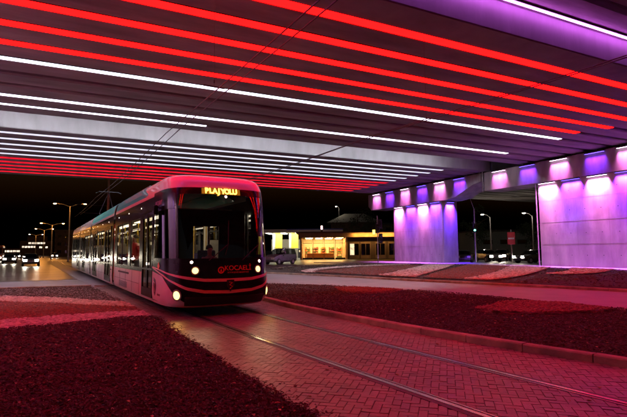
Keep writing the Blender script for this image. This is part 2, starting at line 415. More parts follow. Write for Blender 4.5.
bed1 = [(-14, -9)]+[(x, y) for x, y in lp if -9 < y < 11.9]+[(x, b1(x)) for x in XS[::-1] if x < 2.25]
sheet('planting_bed', bed1, 0.015, soil, 0.4, 0.07)
_, p_s1 = band(b1, b2, 'pebble_bed', 0.016, cob_base, 0.04)
_, p_rg = band(b2, b3, 'gravel_bed', 0.015, redg_base, 0.05)
_, p_s2 = band(b3, b4, 'pebble_bed', 0.017, cob_base, 0.04)
p_gg = [(x, b4(x)) for x in XS if x < 2.1]+[(x, y) for x, y in lp if y > 15.9 and y < 24.3]+[(-2, 24.9), (-14, 25.5)]
sheet('gravel_bed', p_gg, 0.014, greyg_base, 0.5, 0.04)
# right bed between kerb and road
rb = [(x+0.17, y) for x, y in curb_pts]+[(x-0.14, y) for x, y in reversed(near_edge) if y < 22.3 and x > 6.5]
sheet('planting_bed', rb, 0.06, soil, 0.4, 0.07)
# far island beyond the road
isl = [(x+0.15, y) for x, y in far_edge if y < 33.8]+[(15.8, 36), (20, 39), (24.7, 40.4), (30, 41), (32.5, 39), (34.0, 34), (34.4, 29), (34.0, 23.7), (33.2, 17), (32.3, 8), (31, -4), (30, -14)]
sheet('planting_bed', isl, 0.06, soil, 0.9, 0.10)
kerb('kerb', isl[-12:], -0.15, 0.12)
ap = MB(); ap.prism([(34.6, -14), (39, -14), (42.5, 52), (30, 53), (30.5, 41.3), (33.0, 39.2), (34.3, 34), (34.7, 29), (34.3, 23.7), (33.5, 17)], -0.01, 0.05)
tag(ap.build('pavement', road_m), kind='structure')

def scatter(name, label_kind, poly, n, maker, mat, z, amp, bbox=None, extra=None):
    mb = MB(); tn = []
    xs = [p[0] for p in poly]; yy = [p[1] for p in poly]
    bx = bbox or (min(xs), max(xs), min(yy), max(yy)); c = 0; tries = 0
    while c < n and tries < n*8:
        tries += 1
        x = random.uniform(bx[0], bx[1]); y = random.uniform(bx[2], bx[3])
        if extra and not extra(x, y): continue
        if not inside(x, y, poly): continue
        k = len(mb.f); maker(mb, x, y, gz(x, y, z, amp)); tn += [(random.uniform(0.45, 1.25) if random.random() > .05 else random.uniform(2, 3.6)) if mat is chip_m else random.uniform(0.6, 1.3)]*(len(mb.f)-k); c += 1
    mb.tone = tn; o = mb.build(name, mat); tag(o, kind='stuff'); return o
def chip(mb, x, y, z, s=1.0):
    l = random.uniform(.008, .03)*s; w = random.uniform(.004, .013)*s; a = random.uniform(0, math.pi); t = random.uniform(-.45, .45); h = random.uniform(0.0, 0.022)
    ca, sa = math.cos(a), math.sin(a)
    def P(u, v, q): return (x+u*ca-v*sa, y+u*sa+v*ca, z+h+q+u*t)
    mb.add([P(-l, -w, 0), P(l, -w, 0), P(l*.9, w*.3, w*.7), P(-l*.8, w*.2, w*.7), P(l, w, -w*.3), P(-l, w, -w*.3)], [(0, 1, 2, 3), (3, 2, 4, 5)])
def big_chip(mb, x, y, z): chip(mb, x, y, z, 1.5)
def stone(mb, x, y, z, s0=.03, s1=.062):
    s_ = random.uniform(s0, s1); a = random.uniform(0, 6.28); e = random.uniform(.65, 1); n = 6
    v = []
    for (rr, hh) in ((1.0, -.1), (.85, .38), (.4, .62)):
        for k in range(n):
            t = 2*math.pi*k/n+a; q = 1+random.uniform(-.12, .12)
            u, w = rr*s_*q*math.cos(t), rr*s_*e*q*math.sin(t)
            v.append((x+u*math.cos(a)-w*math.sin(a), y+u*math.sin(a)+w*math.cos(a), z+hh*s_*e))
    f = [(r*n+k, r*n+(k+1) % n, (r+1)*n+(k+1) % n, (r+1)*n+k) for r in range(2) for k in range(n)]+[tuple(2*n+k for k in range(n))]
    mb.add(v, f)
def pebble_small(mb, x, y, z): stone(mb, x, y, z, .02, .042)
def stone_far(mb, x, y, z): stone(mb, x, y, z, .045, .09)
def inview(x, y):   # generous cone so that side steps still see the dressing
    return y > 0.8 and x > -1.6-0.25*y
bed1n = [p for p in bed1]
scatter('bark_mulch', '', bed1n, 46000, chip, chip_m, 0.015, 0.07, (-3.2, 2.35, 1.8, 7.5))
scatter('bark_mulch', '', bed1n, 24000, big_chip, chip_m, 0.015, 0.07, (-5.5, 2.35, 6.5, 12.1))
# chips spilt over the paving edge
sp = MB(); tn = []
for _ in range(1500):
    y = random.uniform(1.5, 12); x = left_x(y)+abs(random.gauss(0, .09))-0.03; k = len(sp.f); chip(sp, x, y, 0.010, 0.9); tn += [random.uniform(.6, 1.3)]*(len(sp.f)-k)
sp.tone = tn; tag(sp.build('bark_mulch', chip_m), kind='stuff')
scatter('white_pebbles', '', p_s1, 5200, stone, cobble, 0.02, 0.03, (-9, 2.3, 10, 14))
scatter('red_gravel', '', p_rg, 7500, pebble_small, redg, 0.015, 0.05, (-7, 2.3, 13, 20))
scatter('white_pebbles', '', p_s2, 5200, stone, cobble, 0.02, 0.03, (-9, 2.4, 13.5, 23))
scatter('bark_mulch', '', p_gg, 5000, big_chip, chip_m, 0.02, 0.04, (-7, 2.2, 16, 25.4))
scatter('bark_mulch', '', rb, 32000, chip, chip_m, 0.06, 0.07, (6, 13, 2.5, 11))
scatter('bark_mulch', '', rb, 12000, big_chip, chip_m, 0.06, 0.07, (6, 13, 9, 22))
scatter('bark_mulch', '', isl, 9000, lambda mb, x, y, z: chip(mb, x, y, z, 2.6), chip_m, 0.07, 0.10, (15, 34, -2, 40))
leaf_d = pm('dry_leaf', (.30, .19, .10), .8, var=.3, scale=12, attr='tone')
def leaf(mb, x, y, z):
    l = random.uniform(.018, .04); a = random.uniform(0, 6.28); ca, sa = math.cos(a), math.sin(a); c = random.uniform(.2, .7)*l
    P = lambda u, v, q: (x+u*ca-v*sa, y+u*sa+v*ca, z+.02+q)
    mb.add([P(-l, 0, c*.3), P(-.3*l, -.5*l, c), P(0, 0, 0), P(-.3*l, .5*l, c*.8), P(l, 0, c*.4), P(.4*l, -.45*l, c*.9), P(.4*l, .45*l, c)], [(0, 1, 2), (0, 2, 3), (1, 5, 2), (2, 6, 3), (5, 4, 2), (2, 4, 6)])
scatter('fallen_leaves', '', bed1n, 260, leaf, leaf_d, 0.03, 0.07, (-4, 2.3, 2.0, 11.5))
scatter('fallen_leaves', '', rb, 200, leaf, leaf_d, 0.075, 0.07, (6.5, 12.5, 3, 16))
scatter('fallen_leaves', '', [(2.3, 2), (6.3, 3), (6, 11), (2.3, 11)], 26, leaf, leaf_d, -0.008, 0.0)
# small mounds of red gravel in the right bed
def blob(cx_, cy_, rx, ry, rot=0, n=40, wob=.12):
    out = []
    for k in range(n):
        t = 2*math.pi*k/n; q = 1+wob*math.sin(3*t+cx_)+wob*.5*math.sin(5*t)
        u, w = rx*q*math.cos(t), ry*q*math.sin(t); out.append((cx_+u*math.cos(rot)-w*math.sin(rot), cy_+u*math.sin(rot)+w*math.cos(rot)))
    return out
def mound(poly, h, z, n, name='gravel_bed', mat=redg_base, stones=redg, maker=pebble_small):
    cx_ = sum(p[0] for p in poly)/len(poly); cy_ = sum(p[1] for p in poly)/len(poly); mb = MB(); v = []; rings = [(1, 0), (.93, .55), (.8, .8), (.5, .97), (0.02, 1)]
    for r_, q in rings:
        for x, y in poly: v.append((cx_+(x-cx_)*r_, cy_+(y-cy_)*r_, z+h*q))
    N_ = len(poly); f = [(a*N_+k, a*N_+(k+1) % N_, (a+1)*N_+(k+1) % N_, (a+1)*N_+k) for a in range(len(rings)-1) for k in range(N_)]
    mb.add(v, f); o = mb.build(name, mat, smooth=True); tag(o, kind='structure')
    s = scatter('red_gravel' if stones is redg else 'white_pebbles', '', poly, n, maker, stones, z+h*0.86, 0.02)
mound(blob(10.7, 7.6, 1.5, 1.15, R(-10)), 0.10, 0.07, 1800)
mound(blob(10.3, 14.4, 0.95, 1.3, R(15)), 0.08, 0.07, 900)
# far island pattern
def ribbon_poly(a, b): return smooth_line(a, 6)+smooth_line(b, 6)[::-1]
red_a = ribbon_poly([(15.4, 27.5), (19.5, 30.5), (25, 33.4), (29, 33.8)], [(16.2, 21.6), (20.2, 24.8), (25, 28.6), (29.6, 32.6)])
cob_a = ribbon_poly([(14.6, 26.9), (15.6, 29.2), (19, 32.4), (24.5, 35.3), (30, 35.2)], [(15.2, 26.6), (16.3, 28.6), (19.5, 31.4), (25, 34.0), (30, 34.4)])
cob_b = ribbon_poly([(16.2, 21.3), (20.4, 24.6), (25.4, 28.6), (31, 33.4)], [(16.7, 18.9), (20.6, 21.9), (24.6, 25.0), (32.8, 31.6)])
red_b = ribbon_poly([(16.9, 18.5), (20.8, 21.6), (25.2, 24.8), (33.2, 30.4)], [(17.2, 16.3), (22, 18.7), (27, 22.0), (33.6, 26.3)])
cob_c = ribbon_poly([(17.2, 16.1), (22, 18.5), (27, 21.8), (33.4, 26.0)], [(17.8, 15.0), (21.6, 16.3), (26.6, 18.8), (33.2, 22.4)])
cob_d = ribbon_poly([(24.5, 16.9), (27.5, 17.6), (33.0, 20.6)], [(24.7, 15.9), (27.6, 15.7), (33.0, 17.6)])
for P_, mt, st_, mk_, n in ((red_a, redg_base, redg, pebble_small, 2500), (red_b, redg_base, redg, pebble_small, 3500), (cob_a, cob_base, cobble, stone_far, 1800), (cob_b, cob_base, cobble, stone_far, 2600), (cob_c, cob_base, cobble, stone_far, 2300), (cob_d, cob_base, cobble, stone_far, 600)):
    sheet('gravel_bed' if mt is redg_base else 'pebble_bed', P_, 0.165, mt, 1.2, 0.02)
    scatter('red_gravel' if st_ is redg else 'white_pebbles', '', P_, n, mk_, st_, 0.17, 0.02)

# ------------------------------------------------------------------ bridge (its own axes: U along the girders, W across)
BR = R(-3.0)
def uv(u, w): return (u*math.cos(BR)-w*math.sin(BR), u*math.sin(BR)+w*math.cos(BR))
GZ = 9.28
def beam(mb, u0, u1, w0, w1, z0, h):
    c = 0.07
    sec = [(w0+c, z0), (w1-c, z0), (w1, z0+c), (w1, z0+.28), (w1-.14, z0+.42), (w1-.14, z0+h), (w0+.14, z0+h), (w0+.14, z0+.42), (w0, z0+.28), (w0, z0+c)]
    n = len(sec); v = [(u0, w, z) for w, z in sec]+[(u1, w, z) for w, z in sec]
    mb.add(v, [tuple(range(n)), tuple(range(2*n-1, n-1, -1))]+[(i, n+i, n+(i+1) % n, (i+1) % n) for i in range(n)])
def outer_beam(mb, u0, u1, w0, w1, z0, h, left=True):
    c = 0.05; mb.box(u0, u1, w0, w1, z0, z0+h, bev=c)
gaps_a = [13.02+1.72*k for k in range(10)]; gaps_b = [35.3+1.92*k for k in range(10)]
def viaduct(label, w_first, gaps, w_last, ov0, ov1, capw, cz, chamfer, pier_w, cap_top):
    t = thing('viaduct', label, 'bridge', (0, 0, 0), BR)
    edges = [w_first]+[e for g_ in gaps for e in (g_-.225, g_+.225)]+[w_last]
    for i in range(0, len(edges), 2):
        for (u0, u1) in ((-22, 36.75), (36.95, 74)):
            mb = MB()
            if i == 0 or i == len(edges)-2: outer_beam(mb, u0, u1, edges[i], edges[i+1], GZ, 1.18); mb.build('girder', conc_board, t)
            else: beam(mb, u0, u1, edges[i], edges[i+1], GZ, 1.18); mb.build('girder', conc, t)
    mb = MB(); mb.box(-22, 74, ov0, ov1, GZ+1.19, GZ+1.44); mb.build('deck_slab', conc, t)
    for w in (ov0, ov1-.25):
        mb = MB(); mb.box(-22, 74, w, w+.25, GZ+1.45, GZ+2.3, bev=.03); mb.build('parapet', conc, t)
    # drip edge
    # cap beam with tapered ends, profile in W-z
    w0, w1 = capw; zb = cz; zt = cap_top
    prof = chamfer
    n = len(prof); mb = MB(); v = [(36.0, w, z) for w, z in prof]+[(38.5, w, z) for w, z in prof]
    mb.add(v, [tuple(range(n)), tuple(range(2*n-1, n-1, -1))]+[(i, n+i, n+(i+1) % n, (i+1) % n) for i in range(n)])
    mb.build('cap_beam', pier_m, t)
    mb = MB(); mb.box(36.12, 38.3, pier_w[0], pier_w[1], -0.1, zb+0.02, bev=.06)
    # formwork joints as thin proud lines + tie holes
    j = mb; nf0 = len(mb.f)
    for z in (1.9, 3.75, 5.6):
        j.box(36.1175, 36.13, pier_w[0]+.1, pier_w[1]-.1, z, z+.018)
    w = pier_w[0]+1.4
    while w < pier_w[1]-.5: j.box(36.1178, 36.13, w, w+.014, .1, zb-.1); w += 2.6
    hb = mb; nf1 = len(mb.f)
    w = pier_w[0]+.7
    while w < pier_w[1]-.3:
        for z in (1.0, 2.8, 4.7, 6.3): hb.disc((36.128, w, z), (1, 0, 0), .035, 8, .02)
        w += 1.3
    mb.mi = [0]*nf0+[1]*(nf1-nf0)+[2]*(len(mb.f)-nf1); mb.build('pier', [pier_m, conc, blackmat], t)
    for i in range(0, len(edges), 2):
        c_ = (edges[i]+edges[i+1])/2
        mb = MB(); mb.box(36.25, 36.62, c_-.25, c_+.25, zt, GZ-.003); mb.box(37.1, 37.5, c_-.25, c_+.25, zt, GZ-.003); mb.pieces('bearing', darkm, t)
    return t
capA = [(10.6, 9.12), (34.0, 9.12), (34.0, 7.3), (12.2, 7.3), (10.6, 8.0)]
capB = [(34.5, 9.12), (55.0, 9.12), (55.0, 7.5), (54.3, 6.95), (39.6, 6.95), (38.2, 7.1), (35.6, 8.1), (34.5, 8.3)]
viaduct('near viaduct deck overhead with a violet lit outer girder face and wide pier', 11.5, gaps_a, 29.95, 10.2, 31.2, (10.6, 34.0), 7.3, capA, (12.8, 28.1), 9.12)
viaduct('farther viaduct deck behind the slot, on the narrower pier with a blue end', 33.9, gaps_b, 54.3, 32.6, 55.6, (34.5, 55), 6.95, capB, (40.3, 49.4), 9.12)

gaps_c = [7.0-1.75*k for k in range(10)][::-1]
capC = [(-14.0, 9.12), (9.6, 9.12), (9.6, 7.3), (-14.0, 7.3)]
viaduct('third viaduct deck overhead on the camera side of the violet girder face', -10.2, gaps_c, 8.5, -11.5, 9.7, (-14, 9.6), 7.3, capC, (-9, 7), 9.12)

def led(name, w, u0, u1, width, z, mat, label, group, vert=None):
    t = thing(name, label, 'light strip', (*uv(u0, w), z), BR, group)
    L_ = u1-u0
    if vert is None:
        mb = MB(); mb.box(0, L_, -width/2-.012, width/2+.012, 0.012, 0.07); mb.build('housing', darkm, t)
        mb = MB(); mb.box(0.02, L_-.02, -width/2, width/2, -0.02, 0.010, bev=.006); mb.build('diffuser', mat, t)
    else:
        mb = MB(); mb.box(0, L_, -.06, .06, 0.03, 0.10); mb.build('housing', darkm, t)
        mb = MB(); mb.box(0.02, L_-.02, -width/2, width/2, -0.03, 0.028, bev=.01); mb.build('diffuser', mat, t)
    return t
ordn = ['nearest to the camera', 'second from the camera', 'third from the camera', 'fourth from the camera', 'fifth from the camera', 'sixth from the camera']
for k in range(5):
    led('led_strip', gaps_a[k], -18, (31.4, 31.4, 31.2, 30.6, 29.8)[k], .40, GZ, e_red, 'broad red light strip under the near deck, %s' % ordn[k], 'red light strips under the near deck')
for k in range(5, 7):
    led('led_strip', gaps_c[3+k], -18, 31.4, .40, GZ, e_red, 'red light strip under the camera side deck, %s' % ['first', 'second', 'third', 'fourth', 'fifth', 'sixth', 'seventh'][6-k], 'red light strips under the camera side deck')
led('led_strip', gaps_a[5], -18, 30.4, .30, GZ, e_white, 'bright white light strip directly behind the broad red strips', 'white light strips under the near deck')
led('led_strip', gaps_a[8], -18, 31.0, .30, GZ, e_white, 'long white light strip behind two unlit girder gaps', 'white light strips under the near deck')
led('led_strip', gaps_a[9], -18, 6.9, .22, GZ, e_white, 'short white light strip that stops half way, before the pale grey girder face', 'white light strips under the near deck')
for k in range(5):
    led('led_strip', gaps_b[k], -18, 31.8, .38, GZ, e_whitef, 'white light strip under the far deck, %s of five' % ['first', 'second', 'third', 'fourth', 'last'][k], 'white light strips under the far deck')
for k in range(5):
    led('led_strip', gaps_b[5+k], -18, 32, .75, GZ, e_redw, 'pinkish red light strip under the far deck, %s of its five' % ['first', 'second', 'third', 'fourth', 'last'][k], 'red light strips under the far deck')
led('led_strip', 11.22, -18, 35.5, .07, 10.36, e_violet, 'thin violet white light strip along the outer girder of the near deck, top right', None, 1)
led('led_strip', 31.5, -18, 30, .16, 10.3, e_slot, 'white light strip in the slot washing the pale girder face', None, 1)

# wall washers
def washer(w, z, kind, where, face, n, power):
    col = {'pink': (1.0, 0.22, 0.86), 'blue': (0.20, 0.03, 1.0)}[kind]; cap = z > 8
    t = thing('wall_washer', '%s wall washer lamp %s' % ('pinkish white' if kind == 'pink' else 'violet blue', n), 'lamp', (*uv(face, w), z), BR, where)
    mb = MB(); mb.box(-.22, -.08, -.8, .8, -.03, .07, bev=.012); mb.build('housing', darkm, t)
    mb = MB(); mb.box(-.21, -.09, -.77, .77, -.045, -.031); mb.build('lens', e_pink if kind == 'pink' else e_blue, t)
    mb = MB()
    for q in (-.45, .45): mb.box(-.081, 0.0, q-.02, q+.02, .02, .05)
    mb.build('bracket', galv, t)
    lamp('lamp_light', 'AREA', (-.15, 0, -.06), power*((2.5 if kind == 'pink' else 2.0) if cap else (8.0 if kind == 'pink' else 9.0)), col, t, size=.10, size_y=1.55, rot=(0, R(-4 if cap else 2), 0), spread=50 if cap else 72)
    return t
nm = {0: 'at the far left end', 1: 'second from the far left end', 2: 'third from the far left end', 3: 'fourth from the far left end', 4: 'fifth from the far left end', 5: 'beside the gap'}
for i, (w, kd) in enumerate([(52.9, 'pink'), (49.9, 'blue'), (46.7, 'pink'), (43.5, 'blue'), (40.5, 'pink'), (37.4, 'blue')]):
    washer(w, 9.0, kd, 'lamps on the far cap beam', 36.0, 'on far cap beam, '+nm[i], 42 if kd == 'pink' else 40)
for i, (w, kd) in enumerate([(32.1, 'pink'), (28.9, 'blue'), (25.8, 'pink'), (22.7, 'blue'), (20.2, 'pink'), (17.4, 'blue'), (14.6, 'pink')]):
    washer(w, 9.0, kd, 'lamps on the near cap beam', 36.0, 'on near cap beam, '+['beside the gap', 'second from the gap', 'third from the gap', 'fourth from the gap', 'fifth from the gap', 'sixth from the gap', 'seventh from the gap'][i], 42 if kd == 'pink' else 40)
for i, (w, kd) in enumerate([(48.2, 'pink'), (45.8, 'blue'), (43.6, 'pink'), (41.4, 'blue')]):
    washer(w, 6.85, kd, 'lamps above the far pier', 36.12, 'above the narrow far pier, %s from left' % ['first', 'second', 'third', 'fourth'][i], 75 if kd == 'pink' else 75)
for i, (w, kd) in enumerate([(27.1, 'pink'), (24.9, 'blue'), (22.7, 'pink'), (20.5, 'blue'), (18.2, 'pink'), (15.9, 'blue')]):
    washer(w, 7.2, kd, 'lamps above the near pier', 36.12, 'above the wide near pier, %s from left' % ['first', 'second', 'third', 'fourth', 'fifth', 'sixth'][i], 85)
# one on the pier's end face
t = thing('wall_washer', 'blue wall washer lamp above the narrow end face of the far pier', 'lamp', (*uv(37.2, 40.3), 6.8), BR-math.pi/2+math.pi, 'lamps above the far pier')
mb = MB(); mb.box(-.22, -.08, -.5, .5, -.03, .07, bev=.012); mb.build('housing', darkm, t)
mb = MB(); mb.box(-.21, -.09, -.47, .47, -.045, -.031); mb.build('lens', e_blue, t)
mb = MB()
for q in (-.4, .4): mb.box(-.081, 0, q-.02, q+.02, .02, .05)
mb.build('bracket', galv, t)
lamp('lamp_light', 'AREA', (-.15, 0, -.06), 760, (.13, .02, 1), t, size=.08, size_y=1.0, rot=(0, R(-3), 0), spread=62)
# matching pier row on the left, unseen; lamps added to fill the tram side
t = thing('pier_row', 'concrete cap beam and wide wall pier on the camera side of the track, lit violet', 'bridge support', (0, 0, 0), BR)
mb = MB(); mb.box(-16.5, -14, 10.6, 55, 7.3, 9.12, bev=.05); mb.build('cap_beam', pier_m, t)
for a_, b_ in ((12.8, 28.1), (40.3, 49.4)): mb = MB(); mb.box(-16.3, -14.12, a_, b_, -.1, 7.28, bev=.05); mb.build('pier', pier_m, t)
for i, w in enumerate((14, 17, 20, 23, 26, 42, 45, 48)):
    kd = 'pink' if i % 2 == 0 else 'blue'; col = (1, .50, .76) if kd == 'pink' else (.55, .27, .95)
    q = thing('wall_washer', '%s fill lamp added out of view on the camera side pier, %s' % (kd, ['nearest end', 'second from near end', 'third from near end', 'fourth from near end', 'fifth from near end', 'third from far end', 'second from far end', 'far end'][i]), 'lamp', (*uv(-14.0, w), 7.15), BR+math.pi, 'added fill lamps on the camera side pier')
    mb = MB(); mb.box(-.22, -.08, -.8, .8, -.03, .07, bev=.012); mb.build('housing', darkm, q)
    lamp('lamp_light', 'AREA', (-.15, 0, -.06), 1200, col, q, size=.08, size_y=1.0, rot=(0, R(-8), 0), spread=110)
# rainwater pipes
for (w, z0, z1, lb) in ((28.22, 0, 7.2, 'thin pale rainwater pipe down the left edge of the wide near pier'), (34.25, 7.2, 9.3, 'thin pale pipe in the gap between the two cap beams')):
    mb = MB(); a = uv(36.02, w); mb.tube([(a[0], a[1], z0), (a[0], a[1], z1)], .055, 10); tag(mb.build('rainwater_pipe', galv), lb, 'pipe')

# contact wires
def wire(x0, x1, y0, y1, z0, z1, r, lb):
    mb = MB(); pts = []
    for k in range(25):
        t = k/24; pts.append((x0+(x1-x0)*t, y0+(y1-y0)*t, z0+(z1-z0)*t-.12*math.sin(math.pi*(t*3 % 1))))
    mb.tube(pts, r, 5); return tag(mb.build('contact_wire', darkm), lb, 'wire')
wire(3.95, 2.9, -6, 63, 5.8, 5.8, .016, 'left of the two black overhead wires above the tram track')
wire(4.5, 3.5, -6, 63, 6.1, 6.1, .016, 'right of the two black overhead wires above the tram track')
wire(11.2, 9.0, -8, 60, 5.8, 5.8, .016, 'lower of the two black overhead wires above the right hand bed')
wire(11.9, 9.6, -8, 60, 6.1, 6.1, .016, 'upper of the two black overhead wires above the right hand bed')
def dropper(x, y, lb):
    t = thing('wire_hanger', lb, 'wire hanger', (x, y, 5.9)); T_ = t; t.scale = (.6, .6, 1)
    mb = MB(); mb.tube([(0, 0, .2), (0, 0, GZ-5.9)], .006, 6); mb.build('rod', darkm, t)
    mb = MB(); mb.tube([(-.5, 0, .22), (.5, 0, .22)], .022, 6); mb.build('crossbar', darkm, t)
    mb = MB()
    for q in range(4): mb.disc((0, 0, .34+q*.021), (0, 0, 1), .03, 8, .0215)
    mb.build('insulator', blackmat, t)
dropper(3.9, 12.4, 'black wire hanger with insulator under the near deck over the tram track')
dropper(11.7, 12.4, 'black wire hanger with insulator under the near deck on the right hand side')
#--PART2--
# ------------------------------------------------------------------ people
def person(label, loc, rz, joints, edges, radii, mats, split, hair=True, name='person', scale=1.0):
    """skinned figure; split(co)->material index"""
    me = bpy.data.meshes.new('skin'); me.from_pydata(joints, edges, [])
    o = bpy.data.objects.new('skin', me); COL.objects.link(o)
    sk = o.modifiers.new('s', 'SKIN'); sk.use_smooth_shade = True
    for i, r_ in enumerate(radii):
        rr = r_ if isinstance(r_, tuple) else (r_, r_)
        me.skin_vertices[0].data[i].radius = rr
    me.skin_vertices[0].data[0].use_root = True
    o.modifiers.new('d', 'SUBSURF').levels = 2
    bpy.context.view_layer.update()
    dg = bpy.context.evaluated_depsgraph_get(); nm_ = bpy.data.meshes.new_from_object(o.evaluated_get(dg))
    bpy.data.objects.remove(o)
    nm_.materials.clear()
    for m_ in mats: nm_.materials.append(m_)
    for p in nm_.polygons: p.material_index = split(p.center); p.use_smooth = True
    nm_.name = name
    ob = bpy.data.objects.new(name, nm_); COL.objects.link(ob); ob.location = loc; ob.rotation_euler = (0, 0, rz); ob.scale = (scale,)*3
    return tag(ob, label, 'person')
skin = pm('skin', (0.5, 0.32, 0.24), 0.5, var=0.05); hair_m = pm('dark_hair', (0.02, 0.014, 0.01), 0.7)
jacket = pm('dark_red_jacket', (0.5, 0.06, 0.06), 0.8); trousers = pm('dark_trousers', (0.03, 0.03, 0.045), 0.85); shirt = pm('pale_blue_shirt', (0.3, 0.36, 0.45), 0.8)
def standing(label, loc, rz, top):
    J = [(0, 0, .95), (0, 0, 1.15), (0, .01, 1.38), (0, 0, 1.48), (0, -.01, 1.55), (0, -.015, 1.64), (0, -.01, 1.73),
         (-.17, 0, 1.41), (-.22, -.02, 1.15), (-.17, -.20, 1.02), (-.15, -.27, 1.02), (.17, 0, 1.41), (.23, .02, 1.13), (.23, -.08, .9), (.23, -.10, .82),
         (-.09, 0, .88), (-.10, -.02, .48), (-.10, .02, .08), (-.10, -.14, .04), (.09, 0, .88), (.10, -.02, .48), (.10, .02, .08), (.10, -.14, .04)]
    E_ = [(0, 1), (1, 2), (2, 3), (3, 4), (4, 5), (5, 6), (2, 7), (7, 8), (8, 9), (9, 10), (2, 11), (11, 12), (12, 13), (13, 14), (0, 15), (15, 16), (16, 17), (17, 18), (0, 19), (19, 20), (20, 21), (21, 22)]
    Rr = [(.16, .11), (.14, .10), (.16, .11), (.06, .06), (.055, .055), (.085, .10), (.06, .07), (.07, .07), .05, .038, .035, (.07, .07), .05, .038, .035, .09, .06, .045, .035, .09, .06, .045, .035]
    def sp_(c):
        if c.z > 1.5: return 0
        if c.z > .86:
            if (abs(c.x) < .22 and c.y < -.22) or (c.x > .15 and c.z < .9): return 0
            return 1
        return 2
    p = person(label, loc, rz, J, E_, Rr, [skin, top, trousers], sp_)
    hb = MB(); v = []; n = 12
    for a in range(5):
        ph = a/4*math.pi*.55
        for k in range(n):
            t = 2*math.pi*k/n; v.append((.098*math.sin(ph+.001)*math.cos(t), .03+.11*math.sin(ph+.001)*math.sin(t), 1.68+.125*math.cos(ph)))
    hb.add(v, [(a*n+k, a*n+(k+1) % n, (a+1)*n+(k+1) % n, (a+1)*n+k) for a in range(4) for k in range(n)]); hb.build('hair', hair_m, p, smooth=True)
    fc = MB()
    for s_ in (-1, 1): fc.disc((s_*.032, -.108, 1.65), (0, -1, 0), .010, 8, .012)
    fc.box(-.022, .022, -.112, -.10, 1.585, 1.592); fc.build('eyes_and_mouth', hair_m, p)
    ns = MB(); ns.tube([(0, -.10, 1.655), (0, -.125, 1.62), (0, -.11, 1.61)], [.008, .014, .008], 6); ns.build('nose', skin, p, smooth=True)
    return p
def sitting(label, loc, rz, top):
    J = [(0, 0, .55), (0, .02, .75), (0, .02, .98), (0, 0, 1.08), (0, -.01, 1.15), (0, -.015, 1.24), (0, -.01, 1.33),
         (-.17, 0, 1.01), (-.24, -.10, .80), (-.20, -.35, .78), (-.17, -.44, .80), (.17, 0, 1.01), (.24, -.10, .80), (.20, -.35, .78), (.17, -.44, .80),
         (-.10, -.04, .52), (-.12, -.44, .50), (-.12, -.46, .1), (-.12, -.6, .05), (.10, -.04, .52), (.12, -.44, .50), (.12, -.46, .1), (.12, -.6, .05)]
    E_ = [(0, 1), (1, 2), (2, 3), (3, 4), (4, 5), (5, 6), (2, 7), (7, 8), (8, 9), (9, 10), (2, 11), (11, 12), (12, 13), (13, 14), (0, 15), (15, 16), (16, 17), (17, 18), (0, 19), (19, 20), (20, 21), (21, 22)]
    Rr = [(.16, .12), (.14, .10), (.16, .11), (.06, .06), (.055, .055), (.085, .10), (.06, .07), (.07, .07), .05, .038, .035, (.07, .07), .05, .038, .035, .09, .07, .05, .04, .09, .07, .05, .04]
    def sp_(c):
        if c.z > 1.1 or c.y < -.38 and c.z > .7: return 0
        return 1 if c.z > .62 else 2
    p = person(label, loc, rz, J, E_, Rr, [skin, top, trousers], sp_)
    hb = MB(); v = []; n = 12
    for a in range(5):
        ph = a/4*math.pi*.55
        for k in range(n):
            t = 2*math.pi*k/n; v.append((.098*math.sin(ph+.001)*math.cos(t), .03+.11*math.sin(ph+.001)*math.sin(t), 1.28+.125*math.cos(ph)))
    hb.add(v, [(a*n+k, a*n+(k+1) % n, (a+1)*n+(k+1) % n, (a+1)*n+k) for a in range(4) for k in range(n)]); hb.build('hair', hair_m, p, smooth=True)
    return p

# ------------------------------------------------------------------ tram
TR = thing('tram', 'white and black articulated tram with lit headlights and amber destination sign', 'tram', (3.95, 11.2, 0), R(0.85))
HW = 1.37; NL = 2.0; NEXP = 3.8
ref = []
for k in range(181):
    t = math.pi/2*k/180
    ref.append((HW*math.sin(t)**(2/NEXP) if k else 0.0, NL*(1-math.cos(t)**(2/NEXP)) if k < 180 else NL))
arc = [0.0]
for a, b in zip(ref, ref[1:]): arc.append(arc[-1]+math.hypot(b[0]-a[0], b[1]-a[1]))
SN = arc[-1]
def plan(s):
    a = abs(s); sg = -1 if s < 0 else 1
    if a >= SN: return sg*HW, NL+(a-SN)
    lo, hi = 0, 180
    while hi-lo > 1:
        md = (lo+hi)//2
        if arc[md] <= a: lo = md
        else: hi = md
    q = (a-arc[lo])/(arc[hi]-arc[lo]); return sg*(ref[lo][0]+(ref[hi][0]-ref[lo][0])*q), ref[lo][1]+(ref[hi][1]-ref[lo][1])*q
wz = [(.24, 1.31), (.32, 1.35), (.5, 1.37), (2.2, 1.37), (2.95, 1.365), (3.2, 1.345), (3.34, 1.31), (3.45, 1.285), (3.54, 1.22), (3.60, 1.08), (3.63, .82), (3.64, 0.0)]
yz = [(.24, .30), (.32, .16), (.5, .05), (.75, 0), (1.0, .01), (1.3, .05), (2.0, .16), (2.8, .31), (3.05, .37), (3.25, .42), (3.38, .50), (3.48, .64), (3.56, .86), (3.61, 1.15), (3.64, 1.7)]
def yl(s_): return NL+(abs(s_)-SN)   # local y on the straight side
def sof(y): return SN+(y-NL)
